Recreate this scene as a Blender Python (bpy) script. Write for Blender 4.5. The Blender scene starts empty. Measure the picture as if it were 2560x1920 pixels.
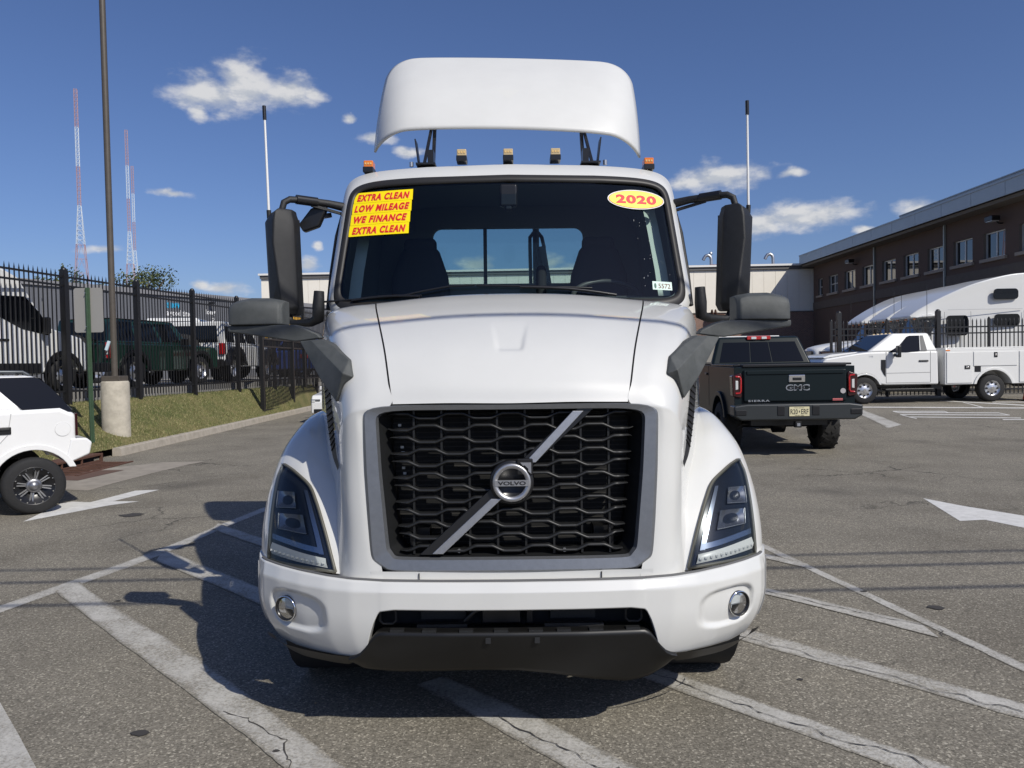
import bpy, bmesh, math, random
import numpy as np
from mathutils import Vector, Matrix
R = math.radians
random.seed(7)
scene = bpy.context.scene
COL = scene.collection

# ------------------------------------------------------------------ camera
CAM_H, PITCH, ROLL, FPX = 1.68, R(1.6), R(1.1), 1923.0
cd = bpy.data.cameras.new('camera'); cam = bpy.data.objects.new('camera', cd); COL.objects.link(cam)
fw = Vector((0, math.cos(PITCH), -math.sin(PITCH))); r0 = Vector((1, 0, 0)); u0 = Vector((0, math.sin(PITCH), math.cos(PITCH)))
up = u0*math.cos(ROLL) + r0*math.sin(ROLL); rt = r0*math.cos(ROLL) - u0*math.sin(ROLL)
cam.matrix_world = Matrix(((rt.x, up.x, -fw.x, 0), (rt.y, up.y, -fw.y, 0), (rt.z, up.z, -fw.z, CAM_H), (0, 0, 0, 1)))
cd.sensor_width = 36; cd.lens = FPX/2560*36; cd.clip_start = .05; cd.clip_end = 5000
scene.camera = cam

# ------------------------------------------------------------------ light
SUN_EL, SUN_AZ = R(41.8), R(41)       # sun stands behind the camera, to the right
sd = bpy.data.lights.new('sun', 'SUN'); sd.energy = 4.2; sd.angle = R(.53); sd.color = (1, .955, .87)
so = bpy.data.objects.new('sun', sd); COL.objects.link(so)
sun_dir = Vector((-math.sin(SUN_AZ)*math.cos(SUN_EL), math.cos(SUN_AZ)*math.cos(SUN_EL), -math.sin(SUN_EL)))
so.rotation_euler = sun_dir.to_track_quat('-Z', 'Y').to_euler()
so.location = (20, -25, 30)
vs = scene.view_settings
vs.view_transform = 'Standard'; vs.look = 'None'; vs.exposure = 0.0; vs.gamma = 1; vs.use_curve_mapping = False

w = bpy.data.worlds.new('World'); scene.world = w; w.use_nodes = True
nt = w.node_tree; N = nt.nodes; L = nt.links
for n in list(N): N.remove(n)
def wn(t, **k):
    n = N.new(t)
    for a, b in k.items(): setattr(n, a, b)
    return n
def vmath(op, a, b=None):
    n = wn('ShaderNodeVectorMath', operation=op)
    for i, v in enumerate((a, b)):
        if v is None: continue
        if hasattr(v, 'is_output'): L.new(v, n.inputs[i])
        else: n.inputs[i].default_value = v
    return n.outputs['Value'] if op in ('LENGTH', 'DOT_PRODUCT') else n.outputs[0]
def fmath(op, a, b=None, c=None, clamp=False):
    n = wn('ShaderNodeMath', operation=op); n.use_clamp = clamp
    for i, v in enumerate((a, b, c)):
        if v is None: continue
        if hasattr(v, 'is_output'): L.new(v, n.inputs[i])
        else: n.inputs[i].default_value = v
    return n.outputs[0]
sky = wn('ShaderNodeTexSky', sky_type='NISHITA'); sky.sun_disc = False
sky.sun_elevation = SUN_EL; sky.sun_rotation = R(180) - SUN_AZ
sky.altitude = 0; sky.air_density = 1.0; sky.dust_density = .9; sky.ozone_density = 6.0
tc = wn('ShaderNodeTexCoord'); sep = wn('ShaderNodeSeparateXYZ'); L.new(tc.outputs['Generated'], sep.inputs[0])
az = fmath('ARCTAN2', sep.outputs[0], sep.outputs[1]); el = fmath('ARCSINE', sep.outputs[2])
comb = wn('ShaderNodeCombineXYZ'); L.new(az, comb.inputs[0]); L.new(el, comb.inputs[1])
def nz(scale, detail, rough, vec):
    n = wn('ShaderNodeTexNoise'); n.inputs['Scale'].default_value = scale; n.inputs['Detail'].default_value = detail
    n.inputs['Roughness'].default_value = rough; L.new(vec, n.inputs['Vector']); return n
wob = nz(14, 5, .6, comb.outputs[0])
wv = vmath('MULTIPLY', vmath('SUBTRACT', wob.outputs['Color'], (.5, .5, .5)), (.034, .020, 0))
pv = vmath('ADD', comb.outputs[0], wv)
# fair-weather clouds: (azimuth, elevation, half width, half height) in radians, all round the horizon
CL = [(-0.366, 0.319, 0.050, 0.027), (-0.320, 0.332, 0.047, 0.033), (-0.273, 0.326, 0.045, 0.020), (-0.245, 0.326, 0.025, 0.010), (-0.379, 0.299, 0.015, 0.012), (-0.409, 0.206, 0.024, 0.006), (-0.483, 0.136, 0.022, 0.006), (-0.360, 0.097, 0.034, 0.010), (-0.381, 0.101, 0.016, 0.009), (-0.166, 0.281, 0.026, 0.010), (0.267, 0.222, 0.067, 0.019), (0.233, 0.219, 0.035, 0.011), (0.351, 0.218, 0.018, 0.007), (0.365, 0.170, 0.081, 0.019), (0.311, 0.165, 0.041, 0.019), (0.489, 0.167, 0.026, 0.016), (0.431, 0.149, 0.013, 0.007), (-0.257, 0.127, 0.018, 0.011), (-0.244, 0.151, 0.008, 0.006), (-0.046, 0.127, 0.027, 0.012), (0.051, 0.129, 0.020, 0.014), (0.066, 0.114, 0.027, 0.014), (-0.010, 0.111, 0.027, 0.007), (-0.120, 0.266, 0.027, 0.007), (-0.201, 0.304, 0.010, 0.006),
      (.70, .30, .05, .018), (.85, .19, .09, .022), (1.1, .34, .08, .026), (1.5, .22, .09, .022), (1.95, .30, .08, .026), (2.4, .22, .09, .024),
      (2.9, .30, .08, .024), (-.75, .25, .06, .018), (-1.0, .36, .08, .026), (-1.35, .20, .09, .022), (-1.8, .30, .08, .026), (-2.3, .22, .09, .022), (-2.75, .33, .08, .026)]
m = None
for (a, e, ra, re) in CL:
    d = vmath('LENGTH', vmath('MULTIPLY', vmath('SUBTRACT', pv, (a, e, 0)), (1/ra, 1/re, 0)))
    v = fmath('SUBTRACT', 1.05, d)
    m = v if m is None else fmath('MAXIMUM', m, v)
puff = nz(26, 6, .55, vmath('MULTIPLY', comb.outputs[0], (1, 1.9, 1)))
dens = fmath('ADD', m, fmath('MULTIPLY', fmath('SUBTRACT', puff.outputs['Fac'], .5), 1.7))
mr = wn('ShaderNodeMapRange', interpolation_type='SMOOTHSTEP'); L.new(dens, mr.inputs[0])
mr.inputs[1].default_value = -.05; mr.inputs[2].default_value = .85; mr.inputs[3].default_value = 0; mr.inputs[4].default_value = .93
shade = wn('ShaderNodeMapRange', interpolation_type='SMOOTHSTEP')
puff2 = nz(26, 4, .55, vmath('MULTIPLY', vmath('ADD', comb.outputs[0], (.012, .010, 0)), (1, 1.9, 1)))
L.new(fmath('SUBTRACT', puff.outputs['Fac'], puff2.outputs['Fac']), shade.inputs[0])
shade.inputs[1].default_value = -.12; shade.inputs[2].default_value = .12
ccol = wn('ShaderNodeMix', data_type='RGBA'); L.new(shade.outputs[0], ccol.inputs[0])
ccol.inputs[6].default_value = (7.4, 7.8, 8.5, 1); ccol.inputs[7].default_value = (10.2, 10.2, 10.3, 1)
hs = wn('ShaderNodeHueSaturation'); hs.inputs['Saturation'].default_value = 1.0; hs.inputs['Value'].default_value = 1.0; L.new(sky.outputs[0], hs.inputs['Color'])
mx = wn('ShaderNodeMix', data_type='RGBA'); L.new(mr.outputs[0], mx.inputs[0]); L.new(vmath('MULTIPLY', hs.outputs[0], (1.12, 1.11, 1.33)), mx.inputs[6]); L.new(ccol.outputs[2], mx.inputs[7])
bg = wn('ShaderNodeBackground'); bg.inputs[1].default_value = .070; L.new(mx.outputs[2], bg.inputs[0])
wo = wn('ShaderNodeOutputWorld'); L.new(bg.outputs[0], wo.inputs[0])

# ------------------------------------------------------------------ materials
MATS = {}
def mat(name, col, rough=.5, metal=0, coat=0, noise=0, nscale=20, bump=0, bscale=60, col2=None, spec=.5, emit=None, coat_rough=.03):
    if name in MATS: return MATS[name]
    m = bpy.data.materials.new(name); m.use_nodes = True; nt = m.node_tree; b = nt.nodes['Principled BSDF']
    b.inputs['Base Color'].default_value = (*col, 1); b.inputs['Roughness'].default_value = rough; b.inputs['Metallic'].default_value = metal
    b.inputs['Coat Weight'].default_value = coat; b.inputs['Coat Roughness'].default_value = coat_rough; b.inputs['Specular IOR Level'].default_value = spec
    if emit: b.inputs['Emission Color'].default_value = (*emit[0], 1); b.inputs['Emission Strength'].default_value = emit[1]
    if noise or bump:
        t = nt.nodes.new('ShaderNodeTexCoord')
    if noise:
        n = nt.nodes.new('ShaderNodeTexNoise'); n.inputs['Scale'].default_value = nscale; n.inputs['Detail'].default_value = 6; n.inputs['Roughness'].default_value = .65
        nt.links.new(t.outputs['Object'], n.inputs['Vector'])
        r = nt.nodes.new('ShaderNodeMapRange'); r.inputs[1].default_value = .3; r.inputs[2].default_value = .7
        nt.links.new(n.outputs['Fac'], r.inputs[0])
        x = nt.nodes.new('ShaderNodeMix'); x.data_type = 'RGBA'
        c2 = col2 or tuple(c*(1-noise) for c in col)
        x.inputs[6].default_value = (*col, 1); x.inputs[7].default_value = (*c2, 1)
        nt.links.new(r.outputs[0], x.inputs[0]); nt.links.new(x.outputs[2], b.inputs['Base Color'])
    if bump:
        n2 = nt.nodes.new('ShaderNodeTexNoise'); n2.inputs['Scale'].default_value = bscale; n2.inputs['Detail'].default_value = 4
        nt.links.new(t.outputs['Object'], n2.inputs['Vector'])
        bp = nt.nodes.new('ShaderNodeBump'); bp.inputs['Strength'].default_value = bump; bp.inputs['Distance'].default_value = .01
        nt.links.new(n2.outputs['Fac'], bp.inputs['Height']); nt.links.new(bp.outputs[0], b.inputs['Normal'])
    MATS[name] = m; return m
def glass(name, tint, refl=1.0, rough=.0):
    if name in MATS: return MATS[name]
    m = bpy.data.materials.new(name); m.use_nodes = True; nt = m.node_tree
    for n in list(nt.nodes): nt.nodes.remove(n)
    o = nt.nodes.new('ShaderNodeOutputMaterial'); t = nt.nodes.new('ShaderNodeBsdfTransparent'); g = nt.nodes.new('ShaderNodeBsdfGlossy')
    t.inputs[0].default_value = (*tint, 1); g.inputs['Roughness'].default_value = rough
    f = nt.nodes.new('ShaderNodeFresnel'); f.inputs[0].default_value = 1.5
    mu = nt.nodes.new('ShaderNodeMath'); mu.operation = 'MULTIPLY'; mu.inputs[1].default_value = refl
    x = nt.nodes.new('ShaderNodeMixShader')
    nt.links.new(f.outputs[0], mu.inputs[0]); nt.links.new(mu.outputs[0], x.inputs[0]); nt.links.new(t.outputs[0], x.inputs[1]); nt.links.new(g.outputs[0], x.inputs[2])
    nt.links.new(x.outputs[0], o.inputs[0]); MATS[name] = m; return m

WHITE = mat('white_paint', (.63, .63, .605), .42, coat=1.0, noise=.06, nscale=1.7)
WHITE2 = mat('white_vehicle_paint', (.70, .70, .68), .35, coat=.7)
FAIR = mat('white_fairing', (.645, .645, .62), .45, coat=.35, noise=.05, nscale=4)
BLACKP = mat('black_plastic', (.014, .0145, .0155), .55, noise=.4, nscale=30, bump=.25, bscale=400)
BLACKS = mat('black_satin', (.012, .012, .013), .32)
GREYP = mat('weathered_grey_plastic', (.050, .055, .054), .62, noise=.0, col2=(.095, .10, .098), nscale=11, bump=.3, bscale=350)
MATS.pop('weathered_grey_plastic')
GREYP = mat('weathered_grey_plastic', (.048, .053, .052), .6, noise=.5, col2=(.085, .09, .088), nscale=11, bump=.3, bscale=350)
RUBBER = mat('rubber', (.018, .018, .019), .75, noise=.3, nscale=25)
FRAMEP = mat('windshield_gasket', (.020, .0185, .017), .5)
SILVER = mat('silver_trim', (.27, .28, .295), .40, metal=.75, noise=.12, nscale=40)
BRUSH = mat('brushed_metal', (.55, .55, .56), .38, metal=.9, noise=.15, nscale=60)
CHROME = mat('chrome', (.85, .86, .88), .08, metal=1)
STEEL = mat('galvanised_steel', (.5, .51, .52), .35, metal=.9)
DARK = mat('dark_interior', (.012, .013, .015), .8)
LINING = mat('cab_lining', (.20, .225, .225), .85)
SEATM = mat('dark_upholstery', (.055, .058, .066), .9)
TRIM = mat('pale_interior_trim', (.55, .60, .56), .7)
WINDS = glass('windshield_glass', (.78, .87, .85), 1.15)
TINT = glass('tinted_glass', (.06, .07, .08), 1.0)
CLEAR = glass('clear_lens', (.86, .89, .91), .75)
SIDEG = glass('side_glass', (.30, .36, .35), 1.1)
AMBER = mat('amber_lens', (.75, .20, .015), .2, coat=.6)
AMBERC = mat('clear_amber_lens', (.55, .42, .22), .2, coat=.6)
REDL = mat('red_lens', (.42, .012, .012), .15, coat=.8)
WHITEL = mat('clear_reflector', (.75, .76, .74), .2, metal=.35)
YELLOW = mat('sticker_yellow', (.92, .72, .0), .45)
YELLOW2 = mat('oval_yellow', (.93, .80, .10), .45)
REDINK = mat('sticker_red', (.62, .012, .012), .5)
PINKINK = mat('sticker_pink', (.86, .30, .09), .5)
STKW = mat('sticker_white', (.80, .84, .80), .5)
FENCE = mat('fence_black', (.012, .012, .013), .42, noise=.2, nscale=30)
CONC = mat('concrete', (.40, .37, .31), .9, noise=.35, nscale=7, bump=.4, bscale=60)
TYRE = mat('tyre', (.016, .016, .017), .8, noise=.35, nscale=30)
RIMS = mat('alloy', (.6, .6, .61), .3, metal=.85)

# ------------------------------------------------------------------ mesh helpers
def tag(o, label=None, cat=None, group=None, kind=None):
    if label: o['label'] = label
    if cat: o['category'] = cat
    if group: o['group'] = group
    if kind: o['kind'] = kind
    return o
def thing(name, label, cat, loc=(0, 0, 0), rz=0, group=None, scale=1):
    o = bpy.data.objects.new(name, None); COL.objects.link(o); o.empty_display_size = .3
    o.location = loc; o.rotation_euler = (0, 0, rz); o.scale = (scale,)*3
    return tag(o, label, cat, group)
def mk(name, verts, faces, m, parent=None, smooth=False, bevel=0, seg=2, solid=0, kind=None):
    me = bpy.data.meshes.new(name); me.from_pydata([tuple(v) for v in verts], [], faces); me.update()
    if m: me.materials.append(m)
    if smooth: me.polygons.foreach_set('use_smooth', [True]*len(me.polygons))
    return link(name, me, parent, bevel, seg, solid, kind)
def link(name, me, parent=None, bevel=0, seg=2, solid=0, kind=None):
    o = bpy.data.objects.new(name, me); COL.objects.link(o)
    if parent: o.parent = parent
    if solid:
        s = o.modifiers.new('solid', 'SOLIDIFY'); s.thickness = solid; s.offset = 0
    if bevel:
        b = o.modifiers.new('bevel', 'BEVEL'); b.width = bevel; b.segments = seg; b.limit_method = 'ANGLE'; b.angle_limit = R(32)
        b.harden_normals = True
        me.polygons.foreach_set('use_smooth', [True]*len(me.polygons))
        me.set_sharp_from_angle(angle=R(40)) if not seg else None
    if kind: o['kind'] = kind
    return o
class MB:
    def __init__(s): s.v = []; s.f = []; s.sm = []
    def add(s, vs, fs, smooth=False):
        k = len(s.v); s.v += [tuple(v) for v in vs]; s.f += [tuple(i+k for i in f) for f in fs]; s.sm += [smooth]*len(fs); return s
    def box(s, c, d, rot=None):
        x, y, z = (a/2 for a in d); vs = [Vector((i*x, j*y, k*z)) for i in (-1, 1) for j in (-1, 1) for k in (-1, 1)]
        if rot: vs = [rot @ v for v in vs]
        return s.add([v+Vector(c) for v in vs], [(0, 1, 3, 2), (4, 6, 7, 5), (0, 4, 5, 1), (2, 3, 7, 6), (0, 2, 6, 4), (1, 5, 7, 3)])
    def bar(s, a, b, wd, ht=None):
        a, b = Vector(a), Vector(b); d = b-a; q = d.to_track_quat('Y', 'Z').to_matrix()
        return s.box((a+b)/2, (wd, d.length, ht or wd), q)
    def cyl(s, a, b, r, r2=None, n=16, cap=True):
        a, b = Vector(a), Vector(b); d = (b-a).normalized(); t = d.orthogonal().normalized(); u = d.cross(t); r2 = r if r2 is None else r2
        vs = []
        for p, q in ((a, r), (b, r2)):
            for i in range(n):
                g = 2*math.pi*i/n; vs.append(p + (t*math.cos(g)+u*math.sin(g))*q)
        fs = [(i, (i+1) % n, n+(i+1) % n, n+i) for i in range(n)]
        s.add(vs, fs, True)
        if cap: s.add(vs[:n], [tuple(range(n))[::-1]]); s.add(vs[n:], [tuple(range(n))])
        return s
    def tube(s, pts, r, n=10, cap=True):
        pts = [Vector(p) for p in pts]; vs = []; fs = []; prev = None
        rs = r if isinstance(r, (list, tuple)) else [r]*len(pts)
        for i, p in enumerate(pts):
            d = (pts[min(i+1, len(pts)-1)]-pts[max(i-1, 0)]).normalized()
            t = d.orthogonal().normalized() if prev is None else (prev - d*prev.dot(d)).normalized()
            prev = t; u = d.cross(t)
            for k in range(n):
                g = 2*math.pi*k/n; vs.append(p+(t*math.cos(g)+u*math.sin(g))*rs[i])
        for i in range(len(pts)-1):
            for k in range(n): fs.append((i*n+k, i*n+(k+1) % n, (i+1)*n+(k+1) % n, (i+1)*n+k))
        s.add(vs, fs, True)
        if cap: s.add(vs[:n], [tuple(range(n))[::-1]]); s.add(vs[-n:], [tuple(range(n))])
        return s
    def prism(s, poly, x0, x1, axis='x'):
        """poly of (a, b) pairs extruded along axis; x: (y,z) y: (x,z) z: (x,y)"""
        f = {'x': lambda t, a, b: (t, a, b), 'y': lambda t, a, b: (a, t, b), 'z': lambda t, a, b: (a, b, t)}[axis]
        n = len(poly); vs = [f(x0, *p) for p in poly]+[f(x1, *p) for p in poly]
        fs = [tuple(range(n))[::-1], tuple(range(n, 2*n))]+[(i, (i+1) % n, n+(i+1) % n, n+i) for i in range(n)]
        return s.add(vs, fs)
    def lathe(s, prof, c, axis, n=32):
        """prof: (along, radius) pairs"""
        c = Vector(c); ax = Vector(axis).normalized(); t = ax.orthogonal().normalized(); u = ax.cross(t); vs = []; fs = []; m_ = len(prof)
        for i in range(n):
            g = 2*math.pi*i/n; e = t*math.cos(g)+u*math.sin(g)
            for (a, r_) in prof: vs.append(c+ax*a+e*r_)
        for i in range(n):
            for k in range(m_-1): fs.append((i*m_+k, ((i+1) % n)*m_+k, ((i+1) % n)*m_+k+1, i*m_+k+1))
        return s.add(vs, fs, True)
    def quad(s, a, b, c, d): return s.add([a, b, c, d], [(0, 1, 2, 3)])
    def build(s, name, m, parent=None, bevel=0, seg=2, solid=0, kind=None, fix=True):
        me = bpy.data.meshes.new(name); me.from_pydata(s.v, [], s.f); me.update()
        if m: me.materials.append(m)
        me.polygons.foreach_set('use_smooth', s.sm)
        if fix:
            bm = bmesh.new(); bm.from_mesh(me); bmesh.ops.recalc_face_normals(bm, faces=bm.faces); bm.to_mesh(me); bm.free()
        return link(name, me, parent, bevel, seg, solid, kind)
def box(name, c, d, m, parent=None, bevel=0, rot=None):
    return MB().box(c, d, rot).build(name, m, parent, bevel)
def cr(P, t):
    """Catmull-Rom through the rows of P at parameters t"""
    P = np.asarray(P, float); n = len(P); t = np.clip(np.asarray(t, float), 0, n-1)
    i = np.minimum(t.astype(int), n-2); f = (t-i).reshape(-1, *([1]*(P.ndim-1)))
    g = lambda k: np.where((k >= 0).reshape(-1, *([1]*(P.ndim-1))), P[np.clip(k, 0, n-1)], 2*P[0]-P[1])
    p0 = g(i-1); p1 = P[i]; p2 = P[i+1]; k3 = i+2
    p3 = np.where((k3 < n).reshape(-1, *([1]*(P.ndim-1))), P[np.clip(k3, 0, n-1)], 2*P[-1]-P[-2])
    return .5*((2*p1)+(-p0+p2)*f+(2*p0-5*p1+4*p2-p3)*f*f+(-p0+3*p1-3*p2+p3)*f**3)
def dense(G, nu, nv):
    G = np.asarray(G, float); A = cr(G, np.linspace(0, len(G)-1, nu))
    B = cr(A.swapaxes(0, 1), np.linspace(0, G.shape[1]-1, nv)); return B.swapaxes(0, 1)
def seval(G, r_, c_):
    """surface point and normal at (row, col) parameters"""
    G = np.asarray(G, float)
    def ev(a, b): return cr(cr(G, [a])[0], [b])[0]
    p = ev(r_, c_); e = .02
    n = np.cross(ev(r_+e, c_)-ev(r_-e, c_), ev(r_, c_+e)-ev(r_, c_-e)); return p, n/np.linalg.norm(n)
def grid(name, A, m, parent=None, s=1, solid=0, smooth=True, closed=False, bevel=0):
    A = np.array(A, float); nr, nc = A.shape[:2]; V = A.reshape(-1, 3).copy(); V[:, 0] *= s
    fs = []; cc = nc if closed else nc-1
    for i in range(nr-1):
        for j in range(cc):
            f = (i*nc+j, i*nc+(j+1) % nc, (i+1)*nc+(j+1) % nc, (i+1)*nc+j); fs.append(f if s > 0 else f[::-1])
    o = mk(name, V, fs, m, parent, smooth, solid=solid)
    return o
def text_mesh(txt, size, shear=0, bold=0, spacing=1, extrude=0, align='CENTER'):
    c = bpy.data.curves.new('lettering', 'FONT'); c.body = txt; c.size = size; c.shear = shear; c.offset = bold; c.space_character = spacing
    c.extrude = extrude; c.align_x = align; c.align_y = 'CENTER'; c.resolution_u = 3
    o = bpy.data.objects.new('lettering', c); COL.objects.link(o); dg = bpy.context.evaluated_depsgraph_get()
    me = bpy.data.meshes.new_from_object(o.evaluated_get(dg)); bpy.data.objects.remove(o); bpy.data.curves.remove(c); return me
def lettering(name, txt, size, fn, m, parent, **k):
    """text whose flat (u, v) outline is laid onto a surface by fn(u, v)"""
    me = text_mesh(txt, size, **k)
    wd = k.pop('fit', None)
    for v in me.vertices: v.co = Vector(fn(v.co.x, v.co.y, v.co.z))
    me.materials.clear(); me.materials.append(m)
    return link(name, me, parent)
def fit_lettering(name, txt, wd, ht, fn, m, parent, **k):
    me = text_mesh(txt, 1, **k); xs = [v.co.x for v in me.vertices]; ys = [v.co.y for v in me.vertices]
    x0, x1, y0, y1 = min(xs), max(xs), min(ys), max(ys)
    for v in me.vertices: v.co = Vector(fn((v.co.x-(x0+x1)/2)/(x1-x0)*wd, (v.co.y-(y0+y1)/2)/(y1-y0)*ht, v.co.z))
    me.materials.clear(); me.materials.append(m); return link(name, me, parent)
def wheel(parent, c, r_, wd, rim_r, side, tyre_m=TYRE, rim_m=RIMS, holes=8, name='wheel', rim_name='rim', dish=.03, hub=CHROME, spokes=False):
    """side = +1: outer face towards +x"""
    h = wd/2; c = Vector(c)
    mb = MB().lathe([(-h, rim_r), (-h, r_-.05), (-h+.02, r_-.015), (-h+.05, r_), (h-.05, r_), (h-.02, r_-.015), (h, r_-.05), (h, rim_r)], c, (side, 0, 0), 36)
    t = mb.build(name, tyre_m, parent)
    prof = [(h, rim_r), (h-.012, rim_r-.012), (h-.05-dish, rim_r*.86), (h-.03-dish, rim_r*.55), (h-.01-dish, rim_r*.30), (h-.01-dish, .001)]
    rm = MB().lathe(prof, c, (side, 0, 0), 36).build(rim_name, rim_m, t)
    if holes:
        d = MB()
        for i in range(holes):
            g = 2*math.pi*i/holes; p = c+Vector((side*(h-.036-dish), math.cos(g)*rim_r*.70, math.sin(g)*rim_r*.70))
            d.cyl(p, p+Vector((side*.008, 0, 0)), rim_r*.12, n=10)
        d.build('vent_hole', BLACKS, t)
    MB().cyl(c+Vector((side*(h-.02-dish), 0, 0)), c+Vector((side*(h+.01-dish), 0, 0)), rim_r*.2, n=16).build('hub_cap', hub, t)
    return t
def frustum_panel(cs, u0_, u1_, v0_, v1_, off):
    """quad on a face given by corners (bl, br, tr, tl), pushed out by off"""
    bl, br, tr, tl = [Vector(c) for c in cs]
    n = ((br-bl).cross(tl-bl)).normalized()*off
    def at(u_, v_): return (bl*(1-u_)+br*u_)*(1-v_)+(tl*(1-u_)+tr*u_)*v_+n
    return [at(u0_, v0_), at(u1_, v0_), at(u1_, v1_), at(u0_, v1_)]
def arch(yc, r_, z0, n=10):
    """wheel arch points from front to back at height z0"""
    a0 = math.asin(min(1, max(-1, z0)))
    return [(yc+r_*math.cos(g), r_*math.sin(g)+.0) for g in np.linspace(0, math.pi, n)]
# ================================================================== THE SETTING
def sstep(a, b, x):
    t = min(1, max(0, (x-a)/(b-a))); return t*t*(3-2*t)
def gz(x, y):
    """the lot is level round the truck and climbs gently to the right-hand back"""
    return .34*sstep(13.0, 24.0, y)*sstep(3.5, 8.5, x)
def ray(px, py): return fw + rt*((px-1280)/FPX) - up*((py-960)/FPX)
def G(px, py, lift=0):
    d = ray(px, py); z = 0
    for _ in range(8):
        t = (CAM_H-z)/-d.z; z = gz(d.x*t, d.y*t)
    return Vector((d.x*t, d.y*t, z+lift))

def asphalt_nodes(nt):
    n_ = nt.nodes; l_ = nt.links
    t = n_.new('ShaderNodeTexCoord')
    def noise(s, d=5, r_=.6):
        n = n_.new('ShaderNodeTexNoise'); n.inputs['Scale'].default_value = s; n.inputs['Detail'].default_value = d; n.inputs['Roughness'].default_value = r_
        l_.new(t.outputs['Object'], n.inputs['Vector']); return n
    def ramp(src, stops):
        r_ = n_.new('ShaderNodeValToRGB'); e = r_.color_ramp.elements
        while len(e) < len(stops): e.new(.5)
        for i, (p, c) in enumerate(stops): e[i].position = p; e[i].color = (*c, 1)
        l_.new(src, r_.inputs[0]); return r_.outputs[0]
    def mix(fac, a, b, mode='MIX'):
        x = n_.new('ShaderNodeMix'); x.data_type = 'RGBA'; x.blend_type = mode
        for i, v in ((0, fac), (6, a), (7, b)):
            if hasattr(v, 'is_output'): l_.new(v, x.inputs[i])
            else: x.inputs[i].default_value = v if i == 0 else (*v, 1)
        return x.outputs[2]
    # aggregate: coarse stones and fine grains
    vo = n_.new('ShaderNodeTexVoronoi'); vo.inputs['Scale'].default_value = 115; l_.new(t.outputs['Object'], vo.inputs['Vector'])
    sp = n_.new('ShaderNodeSeparateColor'); l_.new(vo.outputs['Color'], sp.inputs[0])
    stones = ramp(sp.outputs[0], [(0, (0.058, 0.053, 0.042)), (.25, (0.127, 0.115, 0.092)), (.60, (0.211, 0.192, 0.155)), (.88, (0.291, 0.264, 0.213)), (1, (0.633, 0.588, 0.480))])
    fine = noise(70, 8, .8)
    col = mix(.42, stones, ramp(fine.outputs['Fac'], [(.32, (0.074, 0.068, 0.054)), (.5, (0.216, 0.197, 0.158)), (.68, (0.358, 0.327, 0.265))]))
    patch = noise(.8, 6, .62)
    col = mix(.9, col, ramp(patch.outputs['Fac'], [(.3, (.72, .71, .70)), (.55, (1, 1, 1)), (.75, (1.12, 1.11, 1.08))]), 'MULTIPLY')
    oil = noise(.33, 3, .5)
    col = mix(ramp(oil.outputs['Fac'], [(.60, (0, 0, 0)), (.70, (.40, .40, .40))]), col, (.05, .046, .042))
    # hairline cracks on a warped cell pattern, only in some places
    wp = noise(2.2, 4, .6)
    va = n_.new('ShaderNodeVectorMath'); va.operation = 'MULTIPLY_ADD'; l_.new(wp.outputs['Color'], va.inputs[0]); va.inputs[1].default_value = (.55, .55, .55)
    l_.new(t.outputs['Object'], va.inputs[2])
    vc = n_.new('ShaderNodeTexVoronoi'); vc.feature = 'DISTANCE_TO_EDGE'; vc.inputs['Scale'].default_value = .62; l_.new(va.outputs[0], vc.inputs['Vector'])
    cr_ = n_.new('ShaderNodeMapRange'); cr_.inputs[1].default_value = .004; cr_.inputs[2].default_value = .012; cr_.inputs[3].default_value = 1; cr_.inputs[4].default_value = 0
    l_.new(vc.outputs['Distance'], cr_.inputs[0])
    ms = noise(.28, 3, .5); mr_ = n_.new('ShaderNodeMapRange'); mr_.inputs[1].default_value = .52; mr_.inputs[2].default_value = .66; l_.new(ms.outputs['Fac'], mr_.inputs[0])
    mm = n_.new('ShaderNodeMath'); mm.operation = 'MULTIPLY'; l_.new(cr_.outputs[0], mm.inputs[0]); l_.new(mr_.outputs[0], mm.inputs[1])
    m8 = n_.new('ShaderNodeMath'); m8.operation = 'MULTIPLY'; m8.inputs[1].default_value = .8; l_.new(mm.outputs[0], m8.inputs[0])
    col = mix(m8.outputs[0], col, (.028, .026, .024))
    bp = n_.new('ShaderNodeBump'); bp.inputs['Strength'].default_value = .55; bp.inputs['Distance'].default_value = .006
    hm = n_.new('ShaderNodeMath'); hm.operation = 'ADD'; l_.new(sp.outputs[1], hm.inputs[0]); l_.new(fine.outputs['Fac'], hm.inputs[1])
    l_.new(hm.outputs[0], bp.inputs['Height'])
    return col, bp.outputs[0], mm.outputs[0], noise, ramp, mix
def new_mat(name):
    m = bpy.data.materials.new(name); m.use_nodes = True; return m, m.node_tree, m.node_tree.nodes['Principled BSDF']
ASPH, nt, b = new_mat('asphalt'); c, bpn, *_ = asphalt_nodes(nt)
nt.links.new(c, b.inputs['Base Color']); nt.links.new(bpn, b.inputs['Normal']); b.inputs['Roughness'].default_value = .88; b.inputs['Specular IOR Level'].default_value = .3
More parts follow.
